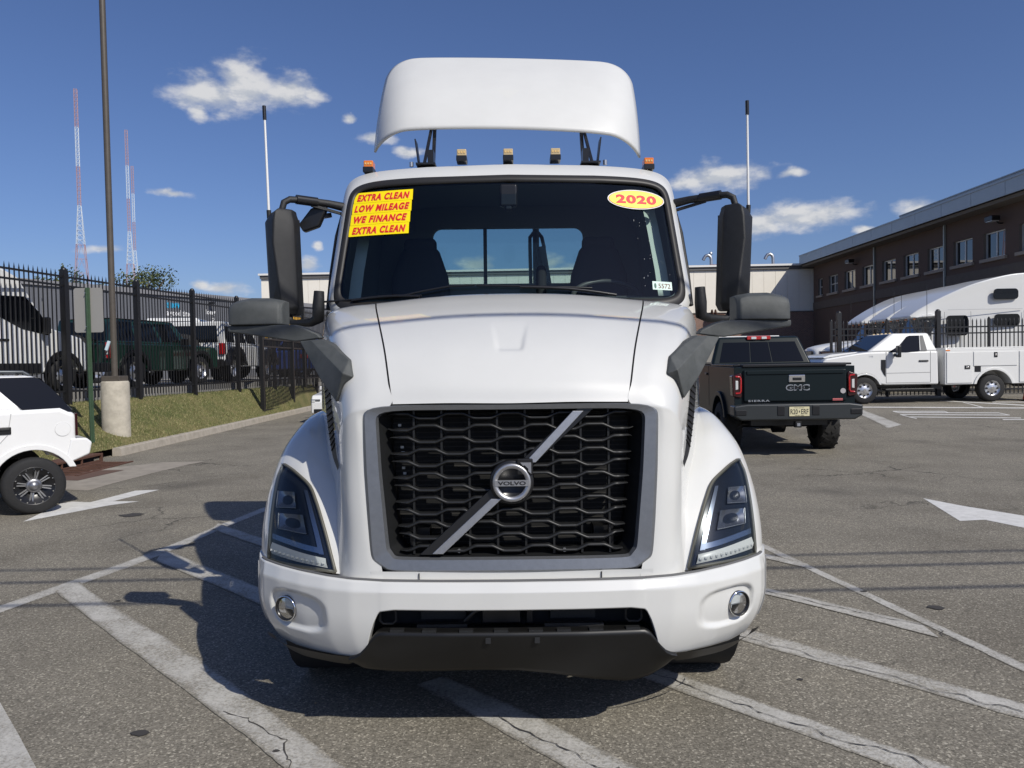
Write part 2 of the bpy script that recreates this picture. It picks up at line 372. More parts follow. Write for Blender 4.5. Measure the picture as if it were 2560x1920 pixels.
def paint_mat(name, wear, col=(.50, .485, .445)):
    m, nt, b = new_mat(name); c, bpn, crk, noise, ramp, mix = asphalt_nodes(nt)
    n1 = noise(55, 8, .8); n2 = noise(3.2, 4, .6)
    ad = nt.nodes.new('ShaderNodeMath'); ad.operation = 'MULTIPLY_ADD'; nt.links.new(n2.outputs['Fac'], ad.inputs[0]); ad.inputs[1].default_value = .55; nt.links.new(n1.outputs['Fac'], ad.inputs[2])
    ea = nt.nodes.new('ShaderNodeAttribute'); ea.attribute_name = 'edge'; ep = nt.nodes.new('ShaderNodeMath'); ep.operation = 'POWER'; ep.inputs[1].default_value = 7; nt.links.new(ea.outputs['Fac'], ep.inputs[0])
    e2 = nt.nodes.new('ShaderNodeMath'); e2.operation = 'MULTIPLY_ADD'; e2.inputs[1].default_value = .30; nt.links.new(ep.outputs[0], e2.inputs[0]); nt.links.new(ad.outputs[0], e2.inputs[2])
    fac = ramp(e2.outputs[0], [(wear, (1, 1, 1)), (wear+.24, (.10, .10, .10))])
    n3 = noise(9, 5, .6)
    pc = mix(.6, col, ramp(n3.outputs['Fac'], [(.3, tuple(x*.72 for x in col)), (.7, tuple(x*1.12 for x in col))]))
    nt.links.new(mix(fac, c, pc), b.inputs['Base Color']); nt.links.new(bpn, b.inputs['Normal']); b.inputs['Roughness'].default_value = .85; return m
PAINT = paint_mat('worn_road_paint', .70); PAINT2 = paint_mat('fresh_road_paint', .90, (.66, .65, .62))

# ground: one sheet out to the horizon, finer near the camera
def axis_pts(lim):
    a = list(np.arange(-32, 33, 1.0)); s = 34
    while s < lim: a += [s, -s]; s *= 1.35
    return sorted(a+[lim, -lim])
xs_, ys_ = axis_pts(2500), axis_pts(2500)
ground = mk('ground', [(x, y, gz(x, y)) for y in ys_ for x in xs_], [(j*len(xs_)+i, j*len(xs_)+i+1, (j+1)*len(xs_)+i+1, (j+1)*len(xs_)+i) for j in range(len(ys_)-1) for i in range(len(xs_)-1)], ASPH, kind='structure')

def marking(name, left, right, m=PAINT, n=24, lift=.003, jag=.004):
    """painted stripe between two pixel polylines laid on the ground"""
    L_ = cr([[*G(*p)[:2]] for p in left], np.linspace(0, len(left)-1, n)) if len(left) > 2 else np.linspace([*G(*left[0])[:2]], [*G(*left[1])[:2]], n)
    R_ = cr([[*G(*p)[:2]] for p in right], np.linspace(0, len(right)-1, n)) if len(right) > 2 else np.linspace([*G(*right[0])[:2]], [*G(*right[1])[:2]], n)
    rg = random.Random(len(name)+int(left[0][0])); vs = []
    for a, b_ in zip(L_, R_):
        a = a+np.array([rg.uniform(-jag, jag), rg.uniform(-jag, jag)]); b_ = b_+np.array([rg.uniform(-jag, jag), rg.uniform(-jag, jag)])
        for p in (a, (a+b_)/2, b_): vs.append((p[0], p[1], gz(*p)+lift))
    fs = [(3*i+k, 3*i+k+1, 3*i+k+4, 3*i+k+3) for i in range(n-1) for k in (0, 1)]
    o = mk(name, vs, fs, m, ground); at_ = o.data.attributes.new('edge', 'FLOAT', 'POINT'); at_.data.foreach_set('value', [1, 0, 1]*n); return o
def poly_marking(name, pts, m=PAINT, lift=.003):
    vs = [G(p[0], p[1], lift) for p in pts]; return mk(name, vs, [tuple(range(len(vs)))], m, ground)
SL = 'painted_stripe'
marking(SL, [(-60, 1534), (0, 1514), (133, 1468), (370, 1384), (579, 1300), (700, 1253)], [(-60, 1556), (0, 1534), (127, 1488), (380, 1398), (592, 1308), (712, 1260)])
marking(SL, [(136, 1479), (315, 1618), (579, 1815), (709, 1920), (900, 2080)], [(200, 1456), (243, 1491), (469, 1630), (654, 1763), (862, 1920), (1060, 2075)], n=40, lift=.005)
marking(SL, [(390, 1404), (640, 1508), (900, 1630)], [(412, 1374), (645, 1468), (905, 1580)], lift=.005)
marking(SL, [(530, 1324), (650, 1366), (860, 1430)], [(546, 1309), (655, 1345), (865, 1404)], lift=.005)
poly_marking(SL, [(0, 1757), (45, 1835), (90, 1920), (60, 2000), (-200, 2000), (-120, 1757)])
marking(SL, [(1040, 1714), (1160, 1777), (1280, 1844), (1413, 1920), (1560, 2005)], [(1110, 1692), (1230, 1742), (1355, 1798), (1592, 1920), (1720, 1990)], n=36)
marking(SL, [(1500, 1656), (1694, 1728), (2015, 1841), (2212, 1913), (2420, 1990)], [(1540, 1632), (1720, 1693), (2038, 1803), (2374, 1916), (2560, 1980)], n=40)
marking(SL, [(1700, 1556), (1888, 1612), (2230, 1706), (2560, 1800), (2700, 1840)], [(1720, 1532), (1899, 1581), (2230, 1671), (2560, 1760), (2700, 1798)], n=40)
marking(SL, [(1880, 1479), (1980, 1503), (2180, 1553), (2350, 1597)], [(1885, 1464), (1990, 1488), (2190, 1534), (2302, 1560)], lift=.005)
marking(SL, [(1860, 1350), (1990, 1411), (2293, 1554), (2560, 1681), (2700, 1748)], [(1862, 1337), (2000, 1402), (2293, 1538), (2560, 1660), (2700, 1724)], n=40)
marking(SL, [(1890, 1392), (2030, 1424)], [(1890, 1380), (2018, 1410)], lift=.005)
poly_marking('painted_arrow', [(2308, 1246), (2400, 1264), (2560, 1290), (2640, 1304), (2640, 1335), (2560, 1320), (2462, 1300), (2400, 1303)], PAINT2)
sA = lambda x, y: (x/3.19, 880+y/3.19)
poly_marking('painted_arrow', [sA(*p) for p in [(185, 1355), (490, 1208), (580, 1194), (720, 1200), (1080, 1107), (1270, 1100), (900, 1192), (1110, 1192), (860, 1226)]], PAINT2)
# bay lines and stretched lettering strokes by the service truck
s8 = lambda x, y: (2000+x/3.95, 760+y/3.95)
marking(SL, [s8(600, 1022), s8(2300, 1030)], [s8(600, 1014), s8(2300, 1021)], PAINT2)
marking(SL, [s8(570, 1080), s8(780, 1180), s8(860, 1230)], [s8(600, 1036), s8(900, 1148), s8(1010, 1190)], PAINT)
marking(SL, [s8(1380, 960), s8(2300, 1008)], [s8(1380, 953), s8(2300, 1000)], PAINT2)
marking(SL, [s8(1600, 972), s8(1800, 1022)], [s8(1622, 972), s8(1830, 1022)], PAINT2)
marking(SL, [s8(1900, 972), s8(2300, 972)], [s8(1900, 966), s8(2300, 966)], PAINT2)
for (a, b_) in (((915, 1054), (1420, 1054)), ((990, 1068), (1960, 1070)), ((985, 1086), (2070, 1092)), ((1070, 1110), (2180, 1122)), ((1420, 1054), (1470, 1068)), ((915, 1054), (990, 1070)),
                ((990, 1086), (1070, 1108)), ((1960, 1070), (2070, 1092)), ((1070, 1110), (1150, 1126)), ((2000, 1138), (2300, 1138))):
    marking('painted_lettering_stroke', [s8(*a), s8(*b_)], [s8(a[0]+4, a[1]+7), s8(b_[0]+4, b_[1]+7)], PAINT2, n=8)
# cracks that run along the stripes
def crack(pts, wd=.012, seed=1):
    rg = random.Random(seed); P0 = cr([[*G(*p)[:2]] for p in pts], np.linspace(0, len(pts)-1, 40)); n = max(12, int(np.linalg.norm(np.diff(P0, axis=0), axis=1).sum()/.028))
    P = cr([[*G(*p)[:2]] for p in pts], np.linspace(0, len(pts)-1, n)); vs = []
    nzv = np.array([[rg.gauss(0, .034), rg.gauss(0, .034)] for _ in P])
    for _ in range(4): nzv[1:-1] = .25*nzv[:-2]+.5*nzv[1:-1]+.25*nzv[2:]
    P = P+nzv+np.array([[rg.gauss(0, .003), rg.gauss(0, .003)] for _ in P])
    for i, p in enumerate(P):
        d = P[min(i+1, n-1)]-P[max(i-1, 0)]; d = np.array([-d[1], d[0]])/max(1e-6, np.linalg.norm(d)); w_ = wd*rg.uniform(.05, .38)
        for s in (-1, 1): q = p+d*w_*s; vs.append((q[0], q[1], gz(*q)+.0075))
    mk('crack', vs, [(2*i, 2*i+1, 2*i+3, 2*i+2) for i in range(n-1)], mat('crack_dark', (.060, .055, .049), .95), ground)  # plain dark strip laid along the crack line
crack([(1540, 1645), (1720, 1712), (1900, 1775), (2040, 1828), (2200, 1880), (2330, 1935)], seed=2)
crack([(1780, 1565), (1930, 1610), (2150, 1672), (2390, 1740), (2560, 1782)], seed=3)
crack([(1900, 1478), (2060, 1512), (2200, 1545), (2330, 1572), (2420, 1620)], seed=4)
crack([(585, 1772), (630, 1810), (690, 1850), (720, 1890), (715, 1935)], seed=5)
crack([(1225, 1780), (1330, 1840), (1440, 1890), (1530, 1935)], seed=6)
# small tar spots and leaf litter
for i, (px, py, r_) in enumerate([(350, 1834, .035), (330, 1288, .12), (480, 1360, .03), (295, 1503, .02), (2340, 1520, .05), (2160, 1480, .02), (690, 1880, .015), (2000, 1700, .016)]):
    c_ = G(px, py); rg = random.Random(i)
    mk('tar_spot', [(c_.x+r_*math.cos(g)*rg.uniform(.6, 1.1)*1.3, c_.y+r_*math.sin(g)*rg.uniform(.6, 1.1), c_.z+.0055) for g in np.linspace(0, 2*math.pi, 11)[:-1]], [tuple(range(10))], mat('tar', (.045, .041, .037), .8), ground)

# ------------------------------------------------------------------ verge, kerb, drain
KX = -7.67
def fx(D): return -9.45+.149*(D-19.5)          # the fence line
def bz(x, D):
    t = min(1, max(0, (KX-.16-x)/max(.25, KX-.16-fx(D)))); return .15+.80*t**.95
GRASS, nt, b = new_mat('grass_ground')
t = nt.nodes.new('ShaderNodeTexCoord')
def gn(s, d, r_=.65):
    n = nt.nodes.new('ShaderNodeTexNoise'); n.inputs['Scale'].default_value = s; n.inputs['Detail'].default_value = d; n.inputs['Roughness'].default_value = r_; nt.links.new(t.outputs['Object'], n.inputs['Vector']); return n
g1, g2 = gn(1.1, 5), gn(22, 8, .75)
ra = nt.nodes.new('ShaderNodeValToRGB'); nt.links.new(g1.outputs['Fac'], ra.inputs[0])
ra.color_ramp.elements[0].position = .35; ra.color_ramp.elements[0].color = (.115, .130, .038, 1); ra.color_ramp.elements[1].position = .68; ra.color_ramp.elements[1].color = (.25, .215, .095, 1)
mxg = nt.nodes.new('ShaderNodeMix'); mxg.data_type = 'RGBA'; mxg.blend_type = 'MULTIPLY'; mxg.inputs[0].default_value = .8
rb = nt.nodes.new('ShaderNodeValToRGB'); nt.links.new(g2.outputs['Fac'], rb.inputs[0]); rb.color_ramp.elements[0].position = .3; rb.color_ramp.elements[0].color = (.35, .35, .3, 1); rb.color_ramp.elements[1].position = .7; rb.color_ramp.elements[1].color = (1.25, 1.2, 1.1, 1)
nt.links.new(ra.outputs[0], mxg.inputs[6]); nt.links.new(rb.outputs[0], mxg.inputs[7]); nt.links.new(mxg.outputs[2], b.inputs['Base Color']); b.inputs['Roughness'].default_value = .95
bpg = nt.nodes.new('ShaderNodeBump'); bpg.inputs['Strength'].default_value = .9; bpg.inputs['Distance'].default_value = .05; nt.links.new(g2.outputs['Fac'], bpg.inputs['Height']); nt.links.new(bpg.outputs[0], b.inputs['Normal'])
rows = np.arange(2, 36.01, .5); vs = []; NC = 14
for D in rows:
    for k in range(NC):
        x = KX-.16+(fx(D)-.15-KX+.16)*k/(NC-1) if fx(D)-.15 < KX-.4 else KX-.16-.3*k/(NC-1)
        vs.append((x, D, bz(x, D)+random.uniform(-.008, .012)))
mk('grass_verge', vs, [(i*NC+k, i*NC+k+1, (i+1)*NC+k+1, (i+1)*NC+k) for i in range(len(rows)-1) for k in range(NC-1)], GRASS, smooth=True, kind='structure')
# grass blades
vs, fs = [], []; rg = random.Random(3)
while len(vs) < 3*52000:
    D = 11+rg.random()**1.25*17; f_ = min(fx(D), KX-.5); x = KX-.13+(f_-.5-KX)*rg.random(); z = bz(x, D); a = rg.uniform(0, 6.28); h = rg.uniform(.02, .055)*(1 if rg.random() > .03 else 1.5); w_ = .0055
    k = len(vs); vs += [(x-w_*math.cos(a), D-w_*math.sin(a), z), (x+w_*math.cos(a), D+w_*math.sin(a), z), (x+rg.uniform(-.035, .035), D+rg.uniform(-.035, .035), z+h)]; fs.append((k, k+1, k+2))
grassb = mk('grass', vs, fs, None, kind='stuff'); tag(grassb, 'patchy green and straw coloured grass on the bank below the fence', 'grass')
for nm, c_ in (('grass_green', (.13, .155, .042)), ('grass_dry', (.33, .29, .14)), ('grass_dark', (.08, .105, .030))): grassb.data.materials.append(mat(nm, c_, .8))
grassb.data.polygons.foreach_set('material_index', [rg.choice((0, 0, 1, 1, 2)) for _ in fs])
# kerb stones, each its own piece
KERB = mat('kerb_concrete', (.42, .375, .31), .9, noise=.3, nscale=6, bump=.4, bscale=50)
kerb = tag(bpy.data.objects.new('kerb', None), kind='structure'); COL.objects.link(kerb)
me = MB().prism([(KX, -.05), (KX+.012, .0), (KX-.01, .14), (KX-.03, .155), (KX-.17, .158), (KX-.17, -.05)], 0, 2.985, 'y').build('kerb_stone', KERB).data
bpy.data.objects.remove(bpy.data.objects['kerb_stone'])
for i in range(11):
    D = 3.0+i*3
    if abs(D-12) < .1: continue
    link('kerb_stone', me, kerb).location = (0, D, 0)
dr = thing('storm_drain', 'rusty iron kerb inlet of a storm drain behind the white SUV', 'drain', (KX, 13.1, 0))
RUST = mat('rusty_iron', (.12, .055, .035), .85, noise=.4, nscale=14)
MB().box((-.02, 0, .15), (.34, 1.9, .04)).box((.13, 0, .03), (.03, 1.9, .05)).box((.13, .93, .09), (.05, .05, .16)).box((.13, -.93, .09), (.05, .05, .16)).box((.13, .3, .09), (.03, .03, .12)).box((.13, -.3, .09), (.03, .03, .12)).build('frame', RUST, dr, .006)
box('throat', (-.1, 0, .07), (.2, 1.85, .12), DARK, dr)
gr = MB()
for k in range(9): gr.box((.45, -.8+.2*k, .012), (.5, .06, .014))
gr.box((.19, 0, .012), (.05, 1.8, .016)).box((.71, 0, .012), (.05, 1.8, .016)).build('grate', RUST, dr)
APR = mat('concrete_apron', (.33, .295, .245), .92, noise=.3, nscale=4, bump=.3, bscale=60)
poly_marking('concrete_apron', [sA(*p) for p in [(330, 1090), (700, 1108), (900, 1050), (1250, 960), (1500, 900), (1640, 872), (1300, 880), (760, 938), (500, 1000)]], APR, .004)
poly_marking('rusty_apron_plate', [sA(*p) for p in [(380, 1022), (620, 1028), (990, 945), (760, 946), (480, 990)]], mat('rust_stain', (.13, .075, .055), .9, noise=.3, nscale=8), .008)

# yard behind the fence
YARD = mat('yard_concrete', (.26, .25, .23), .9, noise=.2, nscale=2)
MB().prism([(fx(2)-.35, 2), (fx(36)-.35, 36), (-8, 60), (-8, 140), (-160, 140), (-160, 2)], -.5, 1.22, 'z').build('yard', YARD, kind='structure')

# ------------------------------------------------------------------ fences
def picket_mesh(h, w_, tip=.10, nm='picket'):
    a = w_/2; vs = [(-a, -a, 0), (a, -a, 0), (a, a, 0), (-a, a, 0), (-a, -a, h-tip), (a, -a, h-tip), (a, a, h-tip), (-a, a, h-tip), (0, 0, h)]
    me = bpy.data.meshes.new(nm); me.from_pydata(vs, [], [(0, 1, 5, 4), (1, 2, 6, 5), (2, 3, 7, 6), (3, 0, 4, 7), (4, 5, 8), (5, 6, 8), (6, 7, 8), (7, 4, 8)]); me.materials.append(FENCE); return me
def post_mesh(h, w_):
    a = w_/2
    return MB().box((0, 0, h/2-.02), (w_, w_, h-.04)).lathe([(h-.04, a*1.08), (h-.015, a*1.0), (h+.012, a*.6), (h+.02, .001)], (0, 0, 0), (0, 0, 1), 16).build('post', FENCE)
def strip_obj(o): me = o.data; bpy.data.objects.remove(o); return me
PK = picket_mesh(2.86, .020); PM = strip_obj(post_mesh(3.05, .115))
fe = thing('steel_fence', 'long black steel picket fence along the top of the grass bank', 'fence', (fx(14.5), 14.5, .9))
sp = 2.53; ang = math.atan(.149); ux, uy = math.sin(ang), math.cos(ang); base = Vector((fx(14.5), 14.5, .9))
def fp(s): return Vector((ux*s, uy*s, 0))
npan = 8
for i in range(npan+1):
    o = link('post', PM, fe); o.location = fp(i*sp); o.rotation_euler.z = -ang
for i in range(npan):
    a, b_ = fp(i*sp), fp((i+1)*sp)
    for z, t_ in ((.33, .045), (2.66, .042), (2.86, .042)): MB().bar(a+Vector((0, 0, z)), b_+Vector((0, 0, z)), .035, t_).build('rail', FENCE, fe)
    for k in range(1, 20):
        o = link('picket', PK, fe); o.location = fp(i*sp+sp*k/20)+Vector((0, 0, .15)); o.rotation_euler.z = -ang
ga = thing('sliding_gate', 'black picket gate beside the kerb with a heavy bottom beam', 'gate', (-7.98, 24.6, .05))
PKG = picket_mesh(2.55, .019)
box('bottom_beam', (0, 3.4, .16), (.08, 6.8, .22), FENCE, ga)
for z in (2.3, 2.55): box('rail', (0, 3.4, z), (.035, 6.8, .05), FENCE, ga)
for y in (0, 3.4, 6.8): link('post', strip_obj(MB().box((0, 0, 1.36), (.12, .12, 2.72)).build('post', FENCE)), ga).location = (0, y, 0)
for k in range(1, 50):
    o = link('picket', PKG, ga); o.location = (0, k*6.8/50, .2)
FD = 24.9
fr = thing('yard_fence', 'black steel picket fence between the white service truck and the parked sleeper trucks', 'fence', (10.35, FD, .30))
PKR = picket_mesh(2.45, .026, .08); PMR = strip_obj(post_mesh(2.82, .13)); PMS = strip_obj(post_mesh(2.55, .07))
for x, me in ((.25, PMR), (3.45, PMR), (6.6, PMR), (9.8, PMR), (.0, PMS), (1.8, PMS), (5.1, PMS), (8.2, PMS)): link('post', me, fr).location = (x, 0, 0)
for z in (.22, 2.05, 2.25): box('rail', (5.1, 0, z), (10.2, .03, .045), FENCE, fr)
k = 0.13
while k < 10.1:
    o = link('picket', PKR, fr); o.location = (k, .0, .08); k += .1345
    
# ------------------------------------------------------------------ light pole and sign
lp = thing('light_pole', 'tall brown steel light pole on a round concrete base in the grass', 'light pole', (-8.36, 16.2, bz(-8.36, 16.2)-.25))
pier = MB().lathe([(0, .275), (1.30, .275), (1.335, .255), (1.335, .001)], (0, 0, 0), (0, 0, 1), 32).build('concrete_base', mat('cast_concrete', (.50, .455, .37), .9, noise=.35, nscale=5, bump=.3, bscale=40), lp)
POLE = mat('bronze_pole', (.085, .072, .058), .5, noise=.2, nscale=8)
box('base_cover', (0, 0, 1.39), (.38, .38, .11), POLE, lp, .01)
MB().cyl((0, 0, 1.4), (0, 0, 11.5), .064, .06, 20).build('pole', POLE, lp)
MB().box((0, -.35, 11.4), (.3, .75, .12)).build('lamp_head', POLE, lp, .02)
MB().box((-.09, -.07, 2.08), (.06, .03, .2), Matrix.Rotation(.35, 3, 'Y')).build('paper_tag', mat('tag', (.55, .68, .75), .6), lp)
MB().tube([(-.11, -.06, 1.98), (-.15, -.07, 1.88), (-.12, -.07, 1.8), (-.07, -.06, 1.83), (-.08, -.06, 1.93)], .012, 6).build('cable_loop', BLACKS, lp)
sg = thing('parking_sign', 'blank grey back of a sign on a green steel post', 'sign', (-8.17, 14.9, bz(-8.17, 14.9)))
GRN = mat('green_post', (.055, .10, .055), .55, noise=.25, nscale=12)
MB().box((0, 0, 1.5), (.03, .05, 3.0)).box((-.028, .012, 1.5), (.03, .02, 3.0)).box((.028, .012, 1.5), (.03, .02, 3.0)).build('post', GRN, sg)
def rrect(w_, h_, r_, n=5):
    out = []
    for (cx, cz, a0) in ((w_-r_, h_-r_, 0), (-w_+r_, h_-r_, 90), (-w_+r_, -h_+r_, 180), (w_-r_, -h_+r_, 270)):
        for k in range(n+1): g = R(a0+90*k/n); out.append((cx+r_*math.cos(g), cz+r_*math.sin(g)))
    return out
MB().prism([(x, z+2.57) for x, z in rrect(.28, .43, .045)], .034, .040, 'y').build('plate', mat('sign_aluminium', (.30, .29, .27), .6, metal=.2), sg)
for z in (2.25, 2.9): MB().cyl((-.03, -.03, z), (-.03, .04, z), .012, n=8).build('bolt', STEEL, sg)

# ------------------------------------------------------------------ buildings
BRICK, nt, b = new_mat('brick')
t = nt.nodes.new('ShaderNodeTexCoord'); mp = nt.nodes.new('ShaderNodeMapping'); mp.inputs['Rotation'].default_value = (R(90), 0, R(90)); nt.links.new(t.outputs['Object'], mp.inputs[0])
br = nt.nodes.new('ShaderNodeTexBrick'); nt.links.new(mp.outputs[0], br.inputs[0]); br.inputs['Scale'].default_value = 1; br.inputs['Brick Width'].default_value = .22; br.inputs['Row Height'].default_value = .075; br.inputs['Mortar Size'].default_value = .01
br.inputs['Color1'].default_value = (.155, .062, .046, 1); br.inputs['Color2'].default_value = (.20, .080, .058, 1); br.inputs['Mortar'].default_value = (.10, .068, .055, 1)
nt.links.new(br.outputs[0], b.inputs['Base Color']); b.inputs['Roughness'].default_value = .9
BRICKF = BRICK.copy(); BRICKF.name = 'brick_front'
for n in BRICKF.node_tree.nodes:
    if n.type == 'MAPPING': n.inputs['Rotation'].default_value = (R(90), 0, 0)
    if n.type == 'TEX_BRICK': n.inputs['Color1'].default_value = (.17, .085, .06, 1); n.inputs['Color2'].default_value = (.24, .12, .085, 1); n.inputs['Mortar'].default_value = (.3, .26, .22, 1)
BX, Y0, Y1 = 24.0, 33.0, 61.0
FASC = mat('fascia_metal', (.36, .39, .41), .4, metal=.35, noise=.08, nscale=2)
SOFF = mat('soffit', (.15, .13, .11), .8)
bb = thing('brick_building', 'two storey dark brick building with a grey metal fascia and a row of windows', 'building', (BX, 47, 0))
WN = [59.7, 57.3, 54.5, 51.7, 48.9, 46.2, 43.5, 40.9, 38.25, 35.5]; WZ0, WZ1 = 6.42, 7.72
def wall_holes(y0, y1, z0, z1, holes):
    """x = 0 wall face with rectangular holes, cut in strips"""
    mb = MB(); ys = sorted({y0, y1, *[h for a in holes for h in a[:2]]})
    for a, c_ in zip(ys[:-1], ys[1:]):
        hs = [h for h in holes if h[0] <= a+1e-6 and h[1] >= c_-1e-6]
        zs = [(z0, z1)] if not hs else [(z0, hs[0][2]), (hs[0][3], z1)]
        for p, q in zs: mb.quad((0, a, p), (0, c_, p), (0, c_, q), (0, a, q))
    return mb
hol = []
for i, D in enumerate(WN):
    hw = .42 if i == 0 else .80 if i == 1 else .86
    hol.append((D-47-hw, D-47+hw, WZ0, WZ1))
wl = wall_holes(Y0-47, Y1-47, 5.95, 8.95, hol)
wl.quad((0, Y0-47, 0), (0, Y1-47, 0), (0, Y1-47, 5.38), (0, Y0-47, 5.38))
wl.box((6.2, 0, 4.4), (11, Y1-Y0-.2, 8.8)); wl.build('wall', BRICK, bb, fix=False)
box('stone_band', (-.01, 0, 5.665), (.10, Y1-Y0, .57), mat('stone_band', (.12, .10, .085), .9, noise=.15, nscale=3), bb)
WFR = mat('window_frame_metal', (.55, .56, .56), .4, metal=.4); PANE = glass('window_pane', (.05, .06, .07), 2.6)
for i, (a, c_, z0, z1) in enumerate(hol):
    rv = MB()
    d_ = .22
    rv.quad((0, a, z0), (d_, a, z0), (d_, a, z1), (0, a, z1)).quad((0, c_, z0), (0, c_, z1), (d_, c_, z1), (d_, c_, z0)).quad((0, a, z1), (d_, a, z1), (d_, c_, z1), (0, c_, z1)).quad((0, a, z0), (0, c_, z0), (d_, c_, z0), (d_, a, z0))
    wi = rv.build('window', SOFF, bb, fix=False)
    fr_ = MB(); x = .17
    for y in (a+.03, c_-.03): fr_.box((x, y, (z0+z1)/2), (.07, .06, z1-z0))
    for z in (z0+.03, z1-.03): fr_.box((x, (a+c_)/2, z), (.07, c_-a-.12, .06))
    if i: fr_.box((x+.003, (a+c_)/2, (z0+z1)/2), (.07, .055, z1-z0-.12))
    if i < 2: fr_.box((x+.006, (a+c_)/2, (z0+z1)/2), (.07, c_-a-.12, .055))
    fr_.build('frame', WFR, wi)
    if i:
        for (p, q) in ((a+.06, (a+c_)/2-.03), ((a+c_)/2+.03, c_-.06)): box('pane', (x+.02, (p+q)/2, (z0+z1)/2), (.012, q-p, z1-z0-.12), PANE, wi)
    else: box('pane', (x+.02, (a+c_)/2, (z0+z1)/2), (.012, c_-a-.12, z1-z0-.12), PANE, wi)
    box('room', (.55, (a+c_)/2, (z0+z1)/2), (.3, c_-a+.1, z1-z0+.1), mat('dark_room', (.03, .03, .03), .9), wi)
    box('sill', (-.03, (a+c_)/2, z0-.085), (.2, c_-a+.3, .16), mat('stone_sill', (.30, .26, .22), .9), wi)
OV = -.9
yy = Y0
sof = box('soffit', (OV/2+.2, 0, 8.86), (1.3, Y1-Y0, .16), SOFF, bb)
while yy < Y1-.2:
    y2 = min(yy+2.64, Y1); box('fascia_panel', (OV-.2, (yy+y2)/2-47, 9.28), (.06, y2-yy-.025, .66), FASC, bb); yy = y2
box('fascia_cap', (OV-.19, 0, 9.645), (.16, Y1-Y0, .07), FASC, bb); box('fascia_backing', (OV+.0, 0, 9.25), (.3, Y1-Y0, .62), DARK, bb)
box('roof', (5.4, 0, 9.3), (12.4, Y1-Y0-.1, .5), SOFF, bb)
yy = Y0
while yy < 47.5:
    y2 = min(yy+3.0, 48.0); box('upper_parapet_panel', (.3, (yy+y2)/2-47, 9.95), (.12, y2-yy-.02, .62), FASC, bb); yy = y2
box('upper_parapet_cap', (.3, (Y0+48)/2-47, 10.295), (.2, 48-Y0, .06), FASC, bb)
for D in (50.7, 42.5): MB().box((-.07, D-47, 4.4), (.10, .10, 8.75)).build('downspout', mat('downspout_metal', (.33, .37, .36), .5, metal=.3), bb)
for D in (53.4, 37.6):
    wlm = MB().box((-.5, D-47, 8.22), (.42, .62, .24)).build('wall_lamp', BLACKS, bb, .03)
    MB().tube([(-.3, D-47, 8.12), (-.2, D-47, 8.0), (0, D-47, 8.0)], .04, 8).build('lamp_arm', BLACKS, wlm)
    box('lamp_glass', (-.5, D-47, 8.09), (.34, .5, .02), WHITEL, wlm)
# pale panelled hall across the back
PAN = mat('pale_panel', (.84, .79, .69), .75, noise=.05, nscale=2); WY = 61.4
hb = thing('panelled_hall', 'long pale beige panelled hall with a white roof edge behind the truck', 'building', (2.0, WY, 0))
X0, X1 = -19.8-2, BX+4-2
x = X0
while x < X1-.1:
    x2 = min(x+.93, X1); box('wall_panel', ((x+x2)/2, .06, 7.0), (x2-x-.016, .12, 3.36), PAN, hb); x = x2
box('panel_backing', ((X0+X1)/2, .3, 4.4), (X1-X0-.1, .3, 8.7), mat('panel_joint', (.40, .37, .31), .9), hb)
box('roof_flashing', ((X0+X1)/2, -.02, 9.02), (X1-X0+.3, .5, .15), mat('white_flashing', (.75, .74, .71), .6), hb)
box('roof_fascia', ((X0+X1)/2, .02, 8.82), (X1-X0+.1, .34, .25), mat('grey_fascia', (.13, .125, .12), .7), hb)
box('brick_base', ((X0+X1)/2, .03, 2.65), (X1-X0, .24, 5.3), BRICKF, hb); box('base_trim', ((X0+X1)/2, -.02, 5.315), (X1-X0, .3, .06), mat('base_trim', (.15, .14, .13), .7), hb)
box('hall_roof', ((X0+X1)/2, 10, 8.9), (X1-X0, 19.5, .2), SOFF, hb)
for (px, big) in ((1785, 1), (1940, 1)):
    x = (px-1280)/FPX*63-2; z = 9.1
    v = MB().tube([(x, 2, z), (x, 2, z+.75), (x-.06, 2, z+.95), (x-.25, 2, z+1.08), (x-.45, 2, z+1.02), (x-.58, 2, z+.85), (x-.66, 2, z+.68)], .13, 12).build('vent_pipe', STEEL, hb)
for (px, h) in ((1789, 1.35), (1883, 1.4)):
    x = (px-1280)/FPX*63-2; MB().cyl((x, 2.6, 9), (x, 2.6, 9+h), .06, n=8).lathe([(h+8.95, .13), (h+9.05, .16), (h+9.18, .06)], (x, 2.6, 0), (0, 0, 1), 12).build('vent_cap', STEEL, hb)
x = (1789-1280)/FPX*63-2; box('vent_curb', (x, 2, 9.2), (.6, .5, .35), mat('red_curb', (.22, .06, .05), .8), hb)
# dark modular building behind the vehicles on the left
DG = mat('dark_grey_cladding', (.125, .13, .145), .6, noise=.1, nscale=1)
db = thing('dark_showroom', 'long dark grey clad building behind the fence with white and cyan lettering', 'building', (-18, 33, .93), R(-26.6))
LN = 26
for k in range(LN): box('cladding_panel', (.05, -3+k*1.0, 2.1), (.10, .985, 4.2), DG, db)
box('cladding_backing', (-2.1, 9.5, 2.05), (4.1, 25.8, 4.1), mat('dark_joint', (.03, .03, .035), .9), db); box('roof_trim', (-.0, 9.5, 4.32), (.4, 26.2, .22), mat('roof_trim', (.20, .20, .21), .6), db)
box('floodlight', (.3, 6.3, 4.0), (.3, .14, .12), BLACKS, db, .01)
CYAN = mat('cyan_lettering', (.02, .42, .72), .5); WLET = mat('white_lettering', (.85, .85, .85), .5)
def onwall(y0, z0): return lambda u_, v_, w_: (.115+w_, y0+u_, z0+v_)
fit_lettering('lettering', 'Is now', .76, .38, onwall(4.15, 3.83), CYAN, db, bold=.02)
